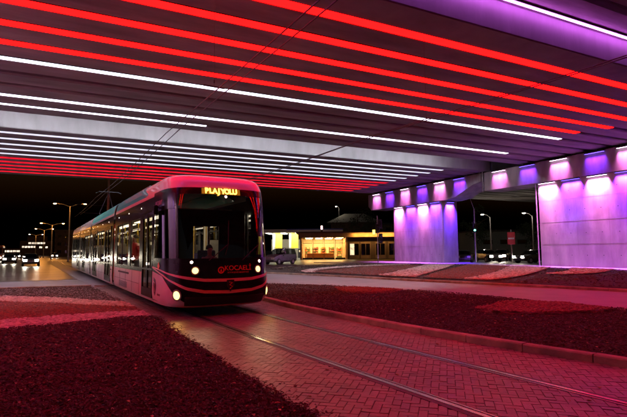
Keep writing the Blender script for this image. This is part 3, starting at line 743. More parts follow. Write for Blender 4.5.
def surf(s, z, off=0.0):
    # s<0 = left (image left) side
    def raw(s, z):
        x, y = plan(s); w = interp(wz, z)/HW; b = max(0.0, 1-y/NL)**0.9 if y < NL else 0
        bl = (1-abs(x)/HW*0.0)
        return Vector((x*w, y*(1-0.0)+interp(yz, z)*b, z))
    p = raw(s, z)
    if off:
        e = 0.01; a = raw(s+e, z)-raw(s-e, z); z1 = min(z+e, 3.63); z0 = max(z-e, .25); b = raw(s, z1)-raw(s, z0); n = a.cross(b)
        if n.length < 1e-9: n = Vector((0, 0, 1))
        n.normalize()
        c_ = Vector((0, 3.0, 1.8)) if p.y < 3 else Vector((0, p.y, 1.8))
        if n.dot(p-c_) < 0: n = -n
        p = p+n*off
    return p
def srange(a, b, st):
    n = max(1, int(math.ceil((b-a)/st))); return [a+(b-a)*i/n for i in range(n+1)]
def patch(name, s0, s1, zlo, zhi, off, mat, parent=TR, ds=.08, nz=6, rim=True, smooth=True, dfix=None):
    fl = zlo if callable(zlo) else (lambda s: zlo); fh = zhi if callable(zhi) else (lambda s: zhi)
    ss = srange(s0, s1, ds if abs(s0) < SN+.3 or abs(s1) < SN+.3 else .5); mb = MB(); v = []; n = nz+1
    for s in ss:
        a, b = fl(s), fh(s)
        for k in range(n): v.append(surf(s, a+(b-a)*k/nz, off))
    f = []
    for i in range(len(ss)-1):
        for k in range(nz): f.append((i*n+k, (i+1)*n+k, (i+1)*n+k+1, i*n+k+1))
    mb.add(v, f); 
    if rim:
        loop = [(s, fl(s)) for s in ss]+[(s1, fl(s1)+(fh(s1)-fl(s1))*k/nz) for k in range(1, n)]+[(s, fh(s)) for s in ss[::-1][1:]]+[(s0, fl(s0)+(fh(s0)-fl(s0))*k/nz) for k in range(nz-1, 0, -1)]
        m_ = len(loop); vv = [surf(s, z, off) for s, z in loop]+[surf(s, z, off-.02) for s, z in loop]
        mb.add(vv, [(i, (i+1) % m_, m_+(i+1) % m_, m_+i) for i in range(m_)])
    return mb.build(name, mat, parent, smooth=False) if not smooth else shade(mb.build(name, mat, parent))
def shade(o):
    me = o.data; me.polygons.foreach_set('use_smooth', [True]*len(me.polygons)); 
    try: me.set_sharp_from_angle(angle=R(35))
    except Exception: pass
    return o

END = [9.55, 19.2, 27.0, 35.6]; START = [0, 10.05, 19.7, 27.5]
# openings per module: (y0,y1,z0,z1,kind)
def mod_open(k):
    if k == 0: return [(2.25, 3.75, .32, 2.72, 'door'), (4.15, 5.85, 1.12, 2.62, 'window'), (6.25, 8.9, 1.12, 2.62, 'window')]
    if k == 1: return [(10.7, 12.7, .32, 2.72, 'door'), (13.0, 15.6, 1.12, 2.62, 'window'), (15.95, 17.95, .32, 2.72, 'door'), (18.15, 18.95, 1.12, 2.62, 'window')]
    if k == 2: return [(20.2, 22.6, 1.12, 2.62, 'window'), (22.9, 24.9, .32, 2.72, 'door'), (25.2, 26.7, 1.12, 2.62, 'window')]
    return [(28.0, 30.0, .32, 2.72, 'door'), (30.3, 32.4, 1.12, 2.62, 'window'), (32.7, 34.9, 1.12, 2.62, 'window')]
WS = (-1.24, 1.24, 1.42, 3.02)   # windscreen opening in s,z
CS = (1.33, SN+0.05, 1.42, 2.66)  # cab side window
zb = sorted(set([.24, .28, .32, .4, .5, .62, .75, .88, 1.0, 1.12, 1.25, 1.42, 1.7, 2.0, 2.3, 2.62, 2.66, 2.72, 2.86, 3.02, 3.1, 3.19, 3.27, 3.34, 3.38, 3.42, 3.46, 3.50, 3.535, 3.565, 3.59, 3.61, 3.625, 3.635, 3.64]))
for k in range(4):
    ops = mod_open(k)
    if k == 0:
        sb = srange(-CS[0], 0, .08)[:-1]+srange(0, CS[0], .08)
        sb = sorted(set([round(x, 4) for x in srange(-SN-.05, -CS[0], .07)+srange(-CS[0], WS[0], .07)+srange(WS[0], WS[1], .07)+srange(WS[1], CS[0], .07)+srange(CS[0], SN+.05, .07)]))
        side = sorted(set([END[0]]+[v for o_ in ops for v in o_[:2]]+[NL+.05]))
        sp_ = [round(sof(y), 4) for y in side if y > NL+.06]
        sb = [-x for x in sp_[::-1]]+sb+sp_
        lists = [sb]
    else:
        ys_ = sorted(set([START[k], END[k]]+[v for o_ in ops for v in o_[:2]])); sp_ = [sof(y) for y in ys_]
        lists = [[-x for x in sp_[::-1]], sp_]
    mb = MB()
    for sl in lists:
        n = len(zb); v = [surf(s, z) for s in sl for z in zb]; f = []; mi = []
        for i in range(len(sl)-1):
            sm = (sl[i]+sl[i+1])/2; ym = yl(sm)
            for j in range(n-1):
                zm = (zb[j]+zb[j+1])/2; hole = False
                if k == 0 and WS[0] < sm < WS[1] and WS[2] < zm < WS[3]: hole = True
                if k == 0 and CS[0] < abs(sm) < CS[1] and CS[2] < zm < CS[3]: hole = True
                for o_ in ops:
                    if abs(sm) > SN and o_[0] < ym < o_[1] and o_[2] < zm < o_[3]: hole = True
                if hole: continue
                if abs(sm) > SN+.2 or k: c_ = 0 if (zm < 1.0 or zm > 3.10) else 1
                else: c_ = 0 if zm > 3.19 else 1
                mb.add([v[i*n+j], v[(i+1)*n+j], v[(i+1)*n+j+1], v[i*n+j+1]], [(0, 1, 2, 3)], c_)
    if k:   # roof skin between sides + end walls
        a, b = START[k], END[k]
    body = mb.build('car_body', [white, black], TR)
    import bmesh
    bm = bmesh.new(); bm.from_mesh(body.data); bmesh.ops.remove_doubles(bm, verts=bm.verts[:], dist=.0008); bm.to_mesh(body.data); bm.free(); shade(body)
    # floor, inner ceiling, light line
    a, b = (0.9 if k == 0 else START[k]), END[k]
    mb = MB()
    if k == 0:
        pl_ = [(surf(s, .5).x*.97, surf(s, .5).y+.06) for s in srange(-SN, SN, .3)]; mb.prism([(-HW*.97, b)]+pl_+[(HW*.97, b)], .36, .42)
    else: mb.box(-HW*.97, HW*.97, a, b, .36, .42)
    mb.build('floor_panel', seat_m if False else darkm, TR)
    mb = MB(); mb.box(-1.0, 1.0, a+1.6 if k == 0 else a, b, 2.78, 2.84); mb.build('ceiling_panel', interior, TR)
    mb = MB()
    for sx in (-.55, .55): mb.box(sx-.14, sx+.14, (2.6 if k == 0 else a+.3), b-.3, 2.755, 2.777)
    mb.pieces('ceiling_light', e_int, TR)
    # interior seats + poles
    for y in (srange(6.4, 8.8, .95) if k == 0 else [y for y in srange(a+.9, b-.7, .95) if not any(o_[4] == 'door' and o_[0]-.35 < y < o_[1]+.35 for o_ in ops)]):
        for sx in (-.95, .95): 
            if k == 0 and sx < 0 and y < 7.9: continue
            mb = MB(); mb.box(sx-.32, sx+.32, y-.22, y+.22, .80, .88, bev=.03); mb.box(sx-.32, sx+.32, y+.17, y+.25, .88, 1.5, bev=.03); mb.box(sx-.06, sx+.06, y-.1, y+.1, .42, .8); mb.build('passenger_seat', seat_m, TR)
    for y in srange(a+2.7 if k == 0 else a+.8, b-.5, 1.8):
        for sx in (-.55, .55): mb = MB(); mb.tube([(sx, y, .42), (sx, y, 2.77)], .018, 8); mb.build('grab_pole', yellowpole, TR)
    # windows + doors on both sides
    for o_ in ops:
        for sg in (-1, 1):
            s0, s1 = sorted((sg*sof(o_[0]), sg*sof(o_[1])))
            if o_[4] == 'window':
                w_ = patch('side_window', s0+.004, s1-.004, o_[2]+.004, o_[3]-.004, -.012, g_side, nz=1, rim=False)
                fr = MB(); x = sg*(HW-.02); ya, yb_ = o_[0], o_[1]
                nd = 2 if yb_-ya > 2.1 else 1
                for q in range(1, nd): 
                    ym = ya+(yb_-ya)*q/nd; fr.box(min(x, x+sg*.028), max(x, x+sg*.028), ym-.035, ym+.035, o_[2], o_[3])
                fr.box(min(x, x+sg*.018), max(x, x+sg*.018), ya+.02, yb_-.02, 2.28, 2.31)
                fr.build('window_bar', blackmat, w_)
            else:
                d = MB(); x0 = sg*(HW-.035); x1 = sg*(HW+.006); xa, xb = min(x0, x1), max(x0, x1); ya, yb_ = o_[0]+.02, o_[1]-.02; nleaf = 1 if k == 0 and False else 2
                ymid = (ya+yb_)/2
                gl = MB()
                for (la, lb_) in ((ya, ymid-.006), (ymid+.006, yb_)):
                    bw = .085
                    d.box(xa, xb, la, la+bw, .34, 2.70); d.box(xa, xb, lb_-bw, lb_, .34, 2.70)
                    d.box(xa, xb, la+bw, lb_-bw, .34, .58); d.box(xa, xb, la+bw, lb_-bw, 2.56, 2.70); d.box(xa, xb, la+bw, lb_-bw, 1.08, 1.13)
                    gl.box(sg*(HW-.018)-.004, sg*(HW-.018)+.004, la+bw, lb_-bw, .58, 2.56)
                dr = d.build('door', black, TR); gl.build('door_glass', g_side, dr)
                bt = MB(); bt.disc((sg*(HW+.012), ymid-.05, 1.25), (1, 0, 0), .035, 12, .02); bt.build('door_button', e_mark, dr)
    ln = MB(); cur = a+2.2 if k == 0 else a+.05; Lx = 1.30
    spans = []
    for o_ in sorted(ops)+[(b-.05, b, 0, 0, '')]:
        if o_[0] > cur: spans.append((cur, o_[0]))
        cur = o_[1]
    for sg in (-1, 1):
        xa, xb = sorted((sg*Lx, sg*(Lx+.02)))
        for (c0, c1) in spans: ln.box(xa, xb, c0, c1, .43, 2.76)
        for o_ in ops:
            if o_[4] == 'window': ln.box(xa, xb, o_[0], o_[1], .43, 1.11)
            else:
                for yy in (o_[0]-.06, o_[1]+.06): ln.box(min(sg*.75, sg*1.27), max(sg*.75, sg*1.27), yy-.012, yy+.012, .5, 1.95)
    ln.pieces('wall_lining', interior, TR)
    # vents, panel lines on the white skirt
    pl2 = MB()
    ysl = [y for y in srange(a+.9 if k else 4.1, b-.3, 1.55) if not any(o_[4] == 'door' and o_[0]-.2 < y < o_[1]+.2 for o_ in ops)]
    for y in ysl:
        for sg in (-1, 1):
            x = sg*(HW+.0015); pl2.box(min(x-.004, x), max(x-.004, x)+.0, y-.006, y+.006, .3, .98)
    for sg in (-1, 1):
        x = sg*(HW+.003)
        ya, yb_ = (4.2, 9.4) if k == 0 else (a+.1, b-.1)
        segs = []; cur = ya
        for o_ in sorted([q for q in ops if q[4] == 'door']):
            if o_[1] < cur: continue
            if o_[0]-.1 > cur: segs.append((cur, o_[0]-.1))
            cur = o_[1]+.1
        if cur < yb_: segs.append((cur, yb_))
        for (c0, c1) in segs: pl2.box(min(x-.006, x), max(x-.006, x), c0, c1, .62, .632)
        for q in range(6):
            if k == 0: pl2.box(min(x-.006, x), max(x-.006, x), 6.3, 8.1, .36+q*.035, .375+q*.035)
    pl2.build('panel_seam', darkm, TR)
    hs = MB()
    for sg in (-1, 1):
        x = sg*(HW+.004)
        if k == 0: hs.box(min(x-.01, x), max(x-.01, x), 6.0, 8.3, .84, .90)
        else: hs.box(min(x-.01, x), max(x-.01, x), a+.25, a+.6, .84, .90)
    hs.pieces('air_intake', blackmat, TR)
    # roof equipment fairings
    ra, rb_ = (3.2, b-.15) if k == 0 else (a+.12, b-.12)
    for sg in (-1, 1):
        mb = MB(); v = []
        prof = [(1.345, 3.18), (1.33, 3.34), (1.27, 3.52), (1.10, 3.66), (1.02, 3.54)]
        for y in (ra, ra+.9 if k == 0 else ra+.05, rb_-.05, rb_):
            q = .55 if (k == 0 and y == ra) else 1
            for (x, z) in prof: v.append((sg*x, y, 3.18+(z-3.18)*q))
        np_ = len(prof); f = [(i*np_+j, (i+1)*np_+j, (i+1)*np_+(j+1) % np_, i*np_+(j+1) % np_) for i in range(3) for j in range(np_)]+[tuple(range(np_)), tuple(3*np_+j for j in range(np_-1, -1, -1))]
        mb.add(v, f); fo = mb.build('roof_fairing', teal if k in (0, 1) else (white), TR)
        if k == 0: fo['label'] = 'teal painted roof fairing'
    eq = MB(); eq.box(-.8, .8, ra+.8, rb_-.8, 3.56, 3.74, bev=.06)
    for q in srange(ra+1.0, rb_-1.2, .25): eq.box(-.72, .72, q, q+.05, 3.735, 3.752)
    eq.build('roof_equipment', galv, TR)
    # marker lights along cantrail
    ml = MB()
    for y in srange(a+1.5 if k else 4.0, b-1, 2.6):
        for sg in (-1, 1): ml.box(min(sg*1.352, sg*1.366), max(sg*1.352, sg*1.366), y-.03, y+.03, 2.90, 2.93)
    ml.pieces('side_marker_light', e_mark, TR)
    # underframe
    uf = MB(); uf.box(-1.15, 1.15, a+.6, b-.3, .17, .355); uf.build('underframe', darkm, TR)
    for y in ((3.9,) if k == 0 else ((a+b)/2,)) if k != 1 else ():
        bo = MB()
        for dy in (-.85, .85):
            for sx in (-.75, .75): bo.disc((sx, y+dy, .305), (1, 0, 0), .29, 24, .12)
            bo.tube([(-.7, y+dy, .305), (.7, y+dy, .305)], .06, 10)
        bo.box(-.95, -.86, y-1.1, y+1.1, .22, .4); bo.box(.86, .95, y-1.1, y+1.1, .22, .4)
        bo.build('bogie', darkm, TR)
# bellows
for k in range(3):
    a, b = END[k], START[k+1]; mb = MB(); n = 9
    prof = [(-1.24, .3), (-1.26, 1.6), (-1.24, 2.9), (-1.05, 3.22), (0, 3.3), (1.05, 3.22), (1.24, 2.9), (1.26, 1.6), (1.24, .3), (1.0, .25), (-1.0, .25)]
    v = []; 
    for i in range(n):
        y = a+(b-a)*i/(n-1); q = 1.0 if i % 2 == 0 else .955
        for x, z in prof: v.append((x*q, y, 1.8+(z-1.8)*(1 if i % 2 == 0 else .98)))
    m_ = len(prof); mb.add(v, [(i*m_+j, (i+1)*m_+j, (i+1)*m_+(j+1) % m_, i*m_+(j+1) % m_) for i in range(n-1) for j in range(m_)]); mb.build('bellows', blackmat, TR)
# rear wall and cab bulkhead
mb = MB(); mb.box(-1.33, 1.33, 35.55, 35.62, .3, 3.2, bev=.02); mb.build('rear_wall', black, TR)
mb = MB(); mb.box(-1.25, -.3, 2.1, 2.14, .42, 2.78); mb.box(.45, 1.25, 2.1, 2.14, .42, 2.78); mb.box(-.3, .45, 2.1, 2.14, .42, 1.3); mb.box(-.3, .45, 2.1, 2.14, 2.3, 2.78); mb.build('cab_bulkhead', darkm, TR)
mb = MB(); mb.add([(-1.0, .55, 1.25), (1.0, .55, 1.25), (1.15, 1.05, 1.32), (-1.15, 1.05, 1.32), (-1.0, .55, .5), (1.0, .55, .5), (1.15, 1.05, .5), (-1.15, 1.05, .5)], [(0, 1, 2, 3), (4, 5, 1, 0), (5, 6, 2, 1), (7, 4, 0, 3), (6, 7, 3, 2), (7, 6, 5, 4)]); mb.build('dashboard', darkm, TR)
mb = MB(); mb.box(-.27, .27, 1.35, 1.8, .82, .92, bev=.03); mb.box(-.25, .25, 1.78, 1.87, .92, 1.62, bev=.03); mb.box(-.1, .1, 1.5, 1.7, .42, .82); mb.build('driver_seat', seat_m, TR)
mb = MB(); mb.box(-.55, .15, .88, .90, 1.62, 1.75); 
# glazing
patch('windscreen', WS[0]+.003, WS[1]-.003, WS[2]+.003, WS[3]-.003, -.012, g_screen, nz=10, rim=False)
for sg in (-1, 1):
    s0, s1 = sorted((sg*(CS[0]+.004), sg*(CS[1]-.004)))
    patch('cab_side_window', s0, s1, CS[2]+.004, CS[3]-.004, -.012, g_screen, nz=8, rim=False)
# wipers
for sx in (-.5, .35):
    mb = MB(); p0 = surf(sx, 1.36, .05); p1 = surf(sx+.5, 1.75, .04); p2 = surf(sx+.55, 2.35, .03); p3 = surf(sx+.42, 1.5, .03)
    mb.tube([p0, p1], .012, 6); mb.tube([p3, p1, p2], .009, 6); mb.build('wiper', blackmat, TR)
# white swoosh panels, stripes and skirt line
def zsw(s): return interp([(.98, .34), (1.15, .42), (1.45, .60), (1.75, .80), (2.1, .98), (SN+.22, 1.07)], abs(s))
for sg in (-1, 1):
    s0, s1 = sorted((sg*.98, sg*(SN+.2)))
    pn = patch('swoosh_panel', s0, s1, .245, zsw, .006, white, nz=8)
    def st1(s): return interp([(0, .885), (.6, .90), (1.0, .955), (1.5, 1.03), (2.2, 1.12), (SN+.2, 1.19)], abs(s))
    def st2(s): return interp([(0, .600), (.6, .625), (1.0, .70), (1.4, .84), (2.0, 1.0), (SN+.2, 1.17)], abs(s))
def tk(s): return interp([(0, .038), (1.0, .034), (1.6, .02), (SN, .012)], abs(s))
patch('upper_stripe', -SN-.2, SN+.2, lambda s: st1(s)-tk(s), lambda s: st1(s)+tk(s), .009, stripe_m, nz=1)
patch('lower_stripe', -SN-.2, SN+.2, lambda s: st2(s)-tk(s), lambda s: st2(s)+tk(s), .012, stripe_m, nz=1)
patch('skirt_line', -1.3, 1.3, .245, .285, .008, stripe_m, nz=1)
patch('bumper', -1.05, 1.05, .31, .50, .03, blackmat, nz=3)
# lights
def on(s, z, off): return surf(s, z, off)
def lightdisc(name, s, z, r, mat, parent=TR, off=.015):
    p = on(s, z, off); e = on(s, z, off+.05); n = (e-p).normalized()
    rg = MB(); rg.disc(p-n*.004, n, r*1.35, 20, .02); ro = rg.build(name, galv, parent)
    mb = MB(); v = [p+n*.028]; u = n.cross(Vector((0, 0, 1))).normalized(); w = n.cross(u)
    for (rr, h) in ((.5, .022), (.85, .012), (1.0, .005)):
        for k in range(16): t = 2*math.pi*k/16; v.append(p+n*h+(u*math.cos(t)+w*math.sin(t))*r*rr)
    f = [(0, 1+k, 1+(k+1) % 16) for k in range(16)]+[(1+a*16+k, 1+(a+1)*16+k, 1+(a+1)*16+(k+1) % 16, 1+a*16+(k+1) % 16) for a in range(2) for k in range(16)]
    mb.add(v, f); mb.build('lens', mat, ro); return p, n
for s in (-.82, .80):
    p, n = lightdisc('headlight', s, 1.13, .078, e_head)
    lamp('lamp_light', 'SPOT', p+Vector((0, -.06, 0)), 30, (1, .8, .45), TR, size=.08, spot=80, rot=(R(-80), 0, 0), blend=1.0)
for s in (-1.28, 1.28):
    p, n = lightdisc('fog_light', s, .545, .105, e_head)
    lamp('lamp_light', 'SPOT', p+Vector((0, -.08, 0)), 17 if s < 0 else 8, (1, .55, .12), TR, size=.12, spot=85, rot=(R(-66), 0, 0), blend=1.0)
for s in (-.90, .86): lightdisc('marker_light', s, 1.33, .035, e_mark)
lightdisc('top_marker_light', 0.02, 2.97, .032, e_mark)
# sign
pn = patch('destination_sign', -.60, .42, 3.03, 3.175, .014, em('sign_glow_backing', (1, .30, .02), .35), nz=3)  # dim amber emission of the panel stands in for the glow around the letters
for i, ch in enumerate('PLAJYOLU'):
    s = -.475+i*.107; p = surf(s, 3.10, .022); q = surf(s, 3.17, .022); tilt = math.atan2((q-p).y, (q-p).z)
    text_mesh('sign_letter', ch, .185, e_amber, pn, p, (R(90)-tilt, 0, 0), bold=.008, sx=.95)
# emblem + name on the front
bt = MB(); p = surf(.03, .76, .02); bt.add([(-.09, 0, .13), (.09, 0, .13), (.1, 0, .0), (0.0, 0, -.15), (-.1, 0, .0), (-.09, .02, .13), (.09, .02, .13), (.1, .02, .0), (0.0, .02, -.15), (-.1, .02, .0)], [(0, 4, 3, 2, 1), (5, 6, 7, 8, 9)]+[(i, (i+1) % 5, 5+(i+1) % 5, 5+i) for i in range(5)])
bd = bt.build('front_badge', blackmat, TR, loc=p-Vector((0, .012, 0)))
bt = MB(); bt.tube([(-.04, -.012, .08), (.035, -.012, .06), (-.03, -.012, .01), (.04, -.012, -.03), (-.02, -.012, -.08)], .012, 6); bt.build('badge_emblem', redletter, bd)
text_mesh('front_lettering', 'KOCAELİ', .165, redletter, TR, surf(.24, 1.17, .012), (R(86), 0, 0), bold=.002)
text_mesh('front_lettering', 'BÜYÜKŞEHİR BELEDİYESİ', .048, redletter, TR, surf(.24, 1.065, .012), (R(90), 0, 0))
lg = MB()
for k in range(20):
    a, b = 2*math.pi*k/20, 2*math.pi*(k+1)/20
    lg.add([(.085*math.cos(a), 0, .085*math.sin(a)), (.085*math.cos(b), 0, .085*math.sin(b)), (.055*math.cos(b), 0, .055*math.sin(b)), (.055*math.cos(a), 0, .055*math.sin(a))], [(0, 1, 2, 3)])
lg.add([(-.03, 0, -.04), (.03, 0, -.04), (.0, 0, .045)], [(0, 1, 2)])
lg.build('front_crest', redletter, TR, loc=surf(-.20, 1.13, .014))
# side marks
def bz0(q): return interp([(SN-.30, .62), (SN-.16, .42), (SN+.02, .60)], abs(q))
def bz1(q): return interp([(SN-.30, .72), (SN-.22, .86), (SN+.02, .92)], abs(q))
bo = patch('side_badge', -SN-.02, -(SN-.30), bz0, bz1, .010, purple_m, nz=2)
bt = MB(); bt.tube([surf(-(SN-.02), .80, .014), surf(-(SN-.18), .76, .014), surf(-(SN-.08), .66, .014), surf(-(SN-.15), .54, .014)], .009, 6); bt.build('badge_emblem', white, bo)
p = surf(-(SN-.62), .50, .012); q = surf(-(SN-.52), .50, .012); ang = math.atan2((p-q).y, (p-q).x)
text_mesh('side_lettering', 'akçaray', .10, purple_m, TR, p, (R(90), 0, ang), extrude=.001)
p = surf(-(SN-.5), 2.86, .012); q = surf(-(SN-.4), 2.86, .012); ang = math.atan2((p-q).y, (p-q).x)
text_mesh('cab_lettering', 'AKÇARAY', .17, pm('pink_letter_paint', (.55, .25, .4), .4), TR, p, (R(90), 0, ang), extrude=.001)
p = surf(-(SN-.55), 1.22, .012); q = surf(-(SN-.45), 1.22, .012); ang = math.atan2((p-q).y, (p-q).x)
bt = MB(); bt.add([(-.13, 0, 0), (0, 0, -.11), (.13, 0, 0), (0, 0, .11)], [(0, 1, 2, 3)]); dm = bt.build('warning_diamond', redletter, TR, loc=p); dm.rotation_euler = (0, 0, ang)
# mirrors / camera arms
for sg in (-1, 1):
    mb = MB(); mb.tube([(sg*1.3, 1.55, 2.75), (sg*1.45, 1.5, 2.74)], .015, 6); mb.box(sg*1.47-.05, sg*1.47+.05, 1.44, 1.56, 2.55, 2.8, bev=.02); mb.build('mirror', black, TR)
# pantograph
pt = MB(); y = 23.4
pt.tube([(-.5, y-.6, 3.6), (-.45, y+.7, 4.3), (0, y-.1, 5.62)], .03, 6); pt.tube([(.5, y-.6, 3.6), (.45, y+.7, 4.3), (0, y-.1, 5.62)], .03, 6)
pt.tube([(-.8, y-.1, 5.52), (-.6, y-.1, 5.64), (.6, y-.1, 5.64), (.8, y-.1, 5.52)], .022, 6); pt.tube([(-.5, y-.6, 3.6), (.5, y-.6, 3.6)], .04, 6); pt.build('pantograph', darkm, TR)

# people aboard (in world space, they stand on the tram floor)
def tram_pt(x, y, z):
    a = R(.85); return (3.95+x*math.cos(a)-y*math.sin(a), 11.2+x*math.sin(a)+y*math.cos(a), z)
standing('person standing behind the tall side window of the tram in a dark red jacket', tram_pt(-1.0, 7.15, .42), R(-60), jacket)
sitting('person seated at the tram controls behind the windscreen in a pale shirt', tram_pt(0.0, 1.55, .38), 0, shirt)

# ------------------------------------------------------------------ cars
def car(kind, label, loc, rz, paint, group='cars on the far roads', head=True, tail=False, hpow=0):
    T = thing('parked_car' if not head else 'car', label, 'car', loc, rz, group)
    # stations: y(front=-), z_bottom, z_belt, z_top, half width belt, half width top ; front at -L/2
    if kind == 'sedan':
        Lh = 2.2; st = [(-2.2, .38, .62, .63, .62, .60), (-2.1, .28, .72, .74, .78, .72), (-1.6, .25, .84, .86, .86, .78), (-1.0, .25, .93, .95, .88, .74), (-.35, .25, .95, 1.36, .88, .60), (0, .25, .96, 1.44, .88, .60), (.7, .25, .97, 1.42, .88, .60), (1.15, .25, .98, 1.25, .88, .62), (1.55, .26, .98, 1.02, .87, .72), (2.05, .30, .93, .97, .82, .72), (2.2, .4, .7, .72, .72, .66)]; cab = (-1.0, 1.55); wy = (-1.35, 1.3); wr = .32
    elif kind == 'hatch':
        st = [(-2.0, .38, .64, .66, .62, .60), (-1.9, .28, .78, .80, .78, .72), (-1.4, .25, .90, .93, .84, .76), (-.9, .25, .97, 1.0, .86, .72), (-.25, .25, 1.0, 1.42, .86, .60), (.2, .25, 1.01, 1.5, .86, .60), (1.1, .25, 1.03, 1.48, .86, .60), (1.6, .25, 1.04, 1.36, .85, .60), (1.9, .28, .98, 1.05, .82, .68), (2.0, .36, .7, .72, .76, .7)]; cab = (-.9, 1.9); wy = (-1.25, 1.2); wr = .31
    else:
        st = [(-2.2, .38, .66, .68, .66, .64), (-2.1, .28, .84, .86, .82, .76), (-1.6, .25, 1.02, 1.05, .9, .8), (-1.15, .25, 1.12, 1.16, .91, .78), (-.45, .25, 1.14, 1.72, .91, .70), (0, .25, 1.15, 1.84, .91, .70), (1.2, .25, 1.15, 1.86, .91, .70), (2.0, .27, 1.15, 1.82, .90, .70), (2.15, .30, 1.1, 1.4, .88, .72), (2.2, .36, .8, .85, .84, .74)]; cab = (-1.15, 2.15); wy = (-1.4, 1.35); wr = .33
    mb = MB(); gm = MB(); n = 10
    rings = []
    for (y, z0, zb_, zt, wb, wt) in st:
        rings.append([(-wb*.82, y, z0), (-wb, y, z0+.18), (-wb, y, (z0+zb_)/2+.05), (-wb*.97, y, zb_), (-wt, y, zt-.02), (-wt*.6, y, zt+.01), (wt*.6, y, zt+.01), (wt, y, zt-.02), (wb*.97, y, zb_), (wb, y, (z0+zb_)/2+.05), (wb, y, z0+.18), (wb*.82, y, z0)])
    n = 12
    for i in range(len(rings)-1):
        ya, yb_ = st[i][0], st[i+1][0]; tall = st[i][3]-st[i][2] > .2 or st[i+1][3]-st[i+1][2] > .2
        for j in range(n):
            k = (j+1) % n; q = [rings[i][j], rings[i][k], rings[i+1][k], rings[i+1][j]]
            rise = abs(st[i][3]-st[i+1][3])
            isg = tall and (j in (3, 7) or (j in (4, 5, 6) and rise > .17))
            (gm if isg else mb).add(q, [(0, 3, 2, 1)])
    mb.add(rings[0], [tuple(range(n))]); mb.add(rings[-1], [tuple(range(n-1, -1, -1))])
    b = mb.build('body', paint, T); 
    import bmesh
    bm = bmesh.new(); bm.from_mesh(b.data); bmesh.ops.remove_doubles(bm, verts=bm.verts[:], dist=.002); bm.to_mesh(b.data); bm.free(); shade(b)
    gm.build('windows', g_car, T)
    inn = MB(); wt_ = .55; inn.box(-.7, .7, cab[0]+.6, cab[1]-.4, .4, .95); inn.box(-.55, .55, -.05, .1, .95, 1.3); inn.build('seats', blackmat, T)
    pil = MB()
    for sg in (-1, 1):
        zt_ = 1.84 if kind == 'van' else 1.43
        for y in ((.35, 1.3) if kind == 'van' else (.3,)): pil.add([(sg*.89, y-.05, .98), (sg*.89, y+.05, .98), (sg*(.71 if kind == 'van' else .61), y+.05, zt_-.03), (sg*(.71 if kind == 'van' else .61), y-.05, zt_-.03)], [(0, 1, 2, 3)])
    pil.build('pillar', blackmat, T)
    for sx in (-1, 1):
        for y in wy:
            t_ = MB(); t_.disc((sx*.80, y, wr), (1, 0, 0), wr, 20, .22); w_ = t_.build('wheel', blackmat, T)
            r_ = MB(); r_.disc((sx*.915, y, wr), (1, 0, 0), wr*.62, 12, .02); r_.build('rim', galv, w_)
            ar = MB(); ar.disc((sx*.86, y, wr+.03), (1, 0, 0), wr*1.14, 20, .09); ar.build('wheel_arch', blackmat, T)
    f0 = st[1]
    for sx in (-.58, .58):
        h = MB(); h.box(sx-.17, sx+.17, f0[0]-.10, f0[0]-.02, .62, .76, bev=.03); ho = h.build('headlight', galv, T)
        l = MB(); l.box(sx-.19, sx+.19, f0[0]-.145, f0[0]-.105, .58, .80, bev=.03); l.build('lens', e_headw if head else galv, ho)  # lens made larger than its housing to imitate headlight bloom
        if hpow: lamp('lamp_light', 'SPOT', (sx, f0[0]-.2, .7), hpow, (1, .85, .6), T, size=.1, spot=90, rot=(R(-84), 0, 0))
        l = MB(); ty = st[-2][0]; l.box(sx-.2, sx+.2, ty+.03, ty+.09, .78, .92, bev=.02); l.build('tail_light', e_tail if tail else redletter, T)
    for q_ in (0, -1): bp = MB(); bp.box(-.75, .75, st[q_][0]-.05, st[q_][0]+.05, .36, .55, bev=.03); bp.build('bumper', darkm, T)
    if kind == 'van':
        rr = MB()
        for sx in (-.62, .62): rr.tube([(sx, -.3, 1.86), (sx, -.2, 1.93), (sx, 1.8, 1.95), (sx, 1.9, 1.86)], .018, 6)
        rr.build('roof_rail', darkm, T)
    mr = MB()
    for sx in (-1, 1): mr.box(sx*.98-.08, sx*.98+.08, cab[0]+.45, cab[0]+.55, .98, 1.1, bev=.02)
    mr.build('mirror', darkm, T)
    return T
silver = pm('silver_car_paint', (.17, .165, .19), .25, .3, coat=1); darkcar = pm('dark_car_paint', (.03, .03, .035), .2, coat=1); redcar = pm('maroon_car_paint', (.12, .02, .02), .2, coat=1); whitecar = pm('white_car_paint', (.6, .6, .6), .25, coat=1)
car('van', 'silver compact van with roof rails, side on in front of the shop', (24.0, 50.4, -.02), R(-62), silver, head=False)
D = math.degrees(math.atan2)if False else None
car('hatch', 'nearest oncoming car on the left street, headlights bright', (-1.5, 66.4, -.012), R(2), darkcar, hpow=60)
car('sedan', 'oncoming car with headlights lit, left of and far behind the nearest oncoming one', (-4.6, 84, -.012), R(2), darkcar, hpow=60)
car('hatch', 'oncoming car with headlights lit at the left picture edge', (-8.6, 92, -.012), R(2), darkcar, hpow=60)
car('sedan', 'distant oncoming car with lit headlights below the lit terraced building', (-3.4, 122, -.012), R(1), silver, hpow=0)
car('sedan', 'most distant oncoming car with lit headlights on the far left street', (-6.6, 150, -.012), R(1), darkcar, hpow=0)
car('sedan', 'dark car side on, just right of the narrow pier behind the green signal', (43.0, 39.9, -.02), R(-50), darkcar, head=False)
car('hatch', 'dark car with one headlight glaring, between the green signal and the red sign', (46.6, 39.6, -.02), R(-22), darkcar, hpow=120)
car('sedan', 'grey car with a lit headlight close to the left edge of the wide pier', (46.2, 33.2, -.02), R(-95), darkcar, hpow=120)
car('hatch', 'maroon car behind the red sign between the two piers', (51.5, 41.5, -.02), R(-60), redcar, hpow=60)
car('hatch', 'small distant oncoming car between the left street lamps', (2.2, 150, -.012), R(1), darkcar, hpow=0)
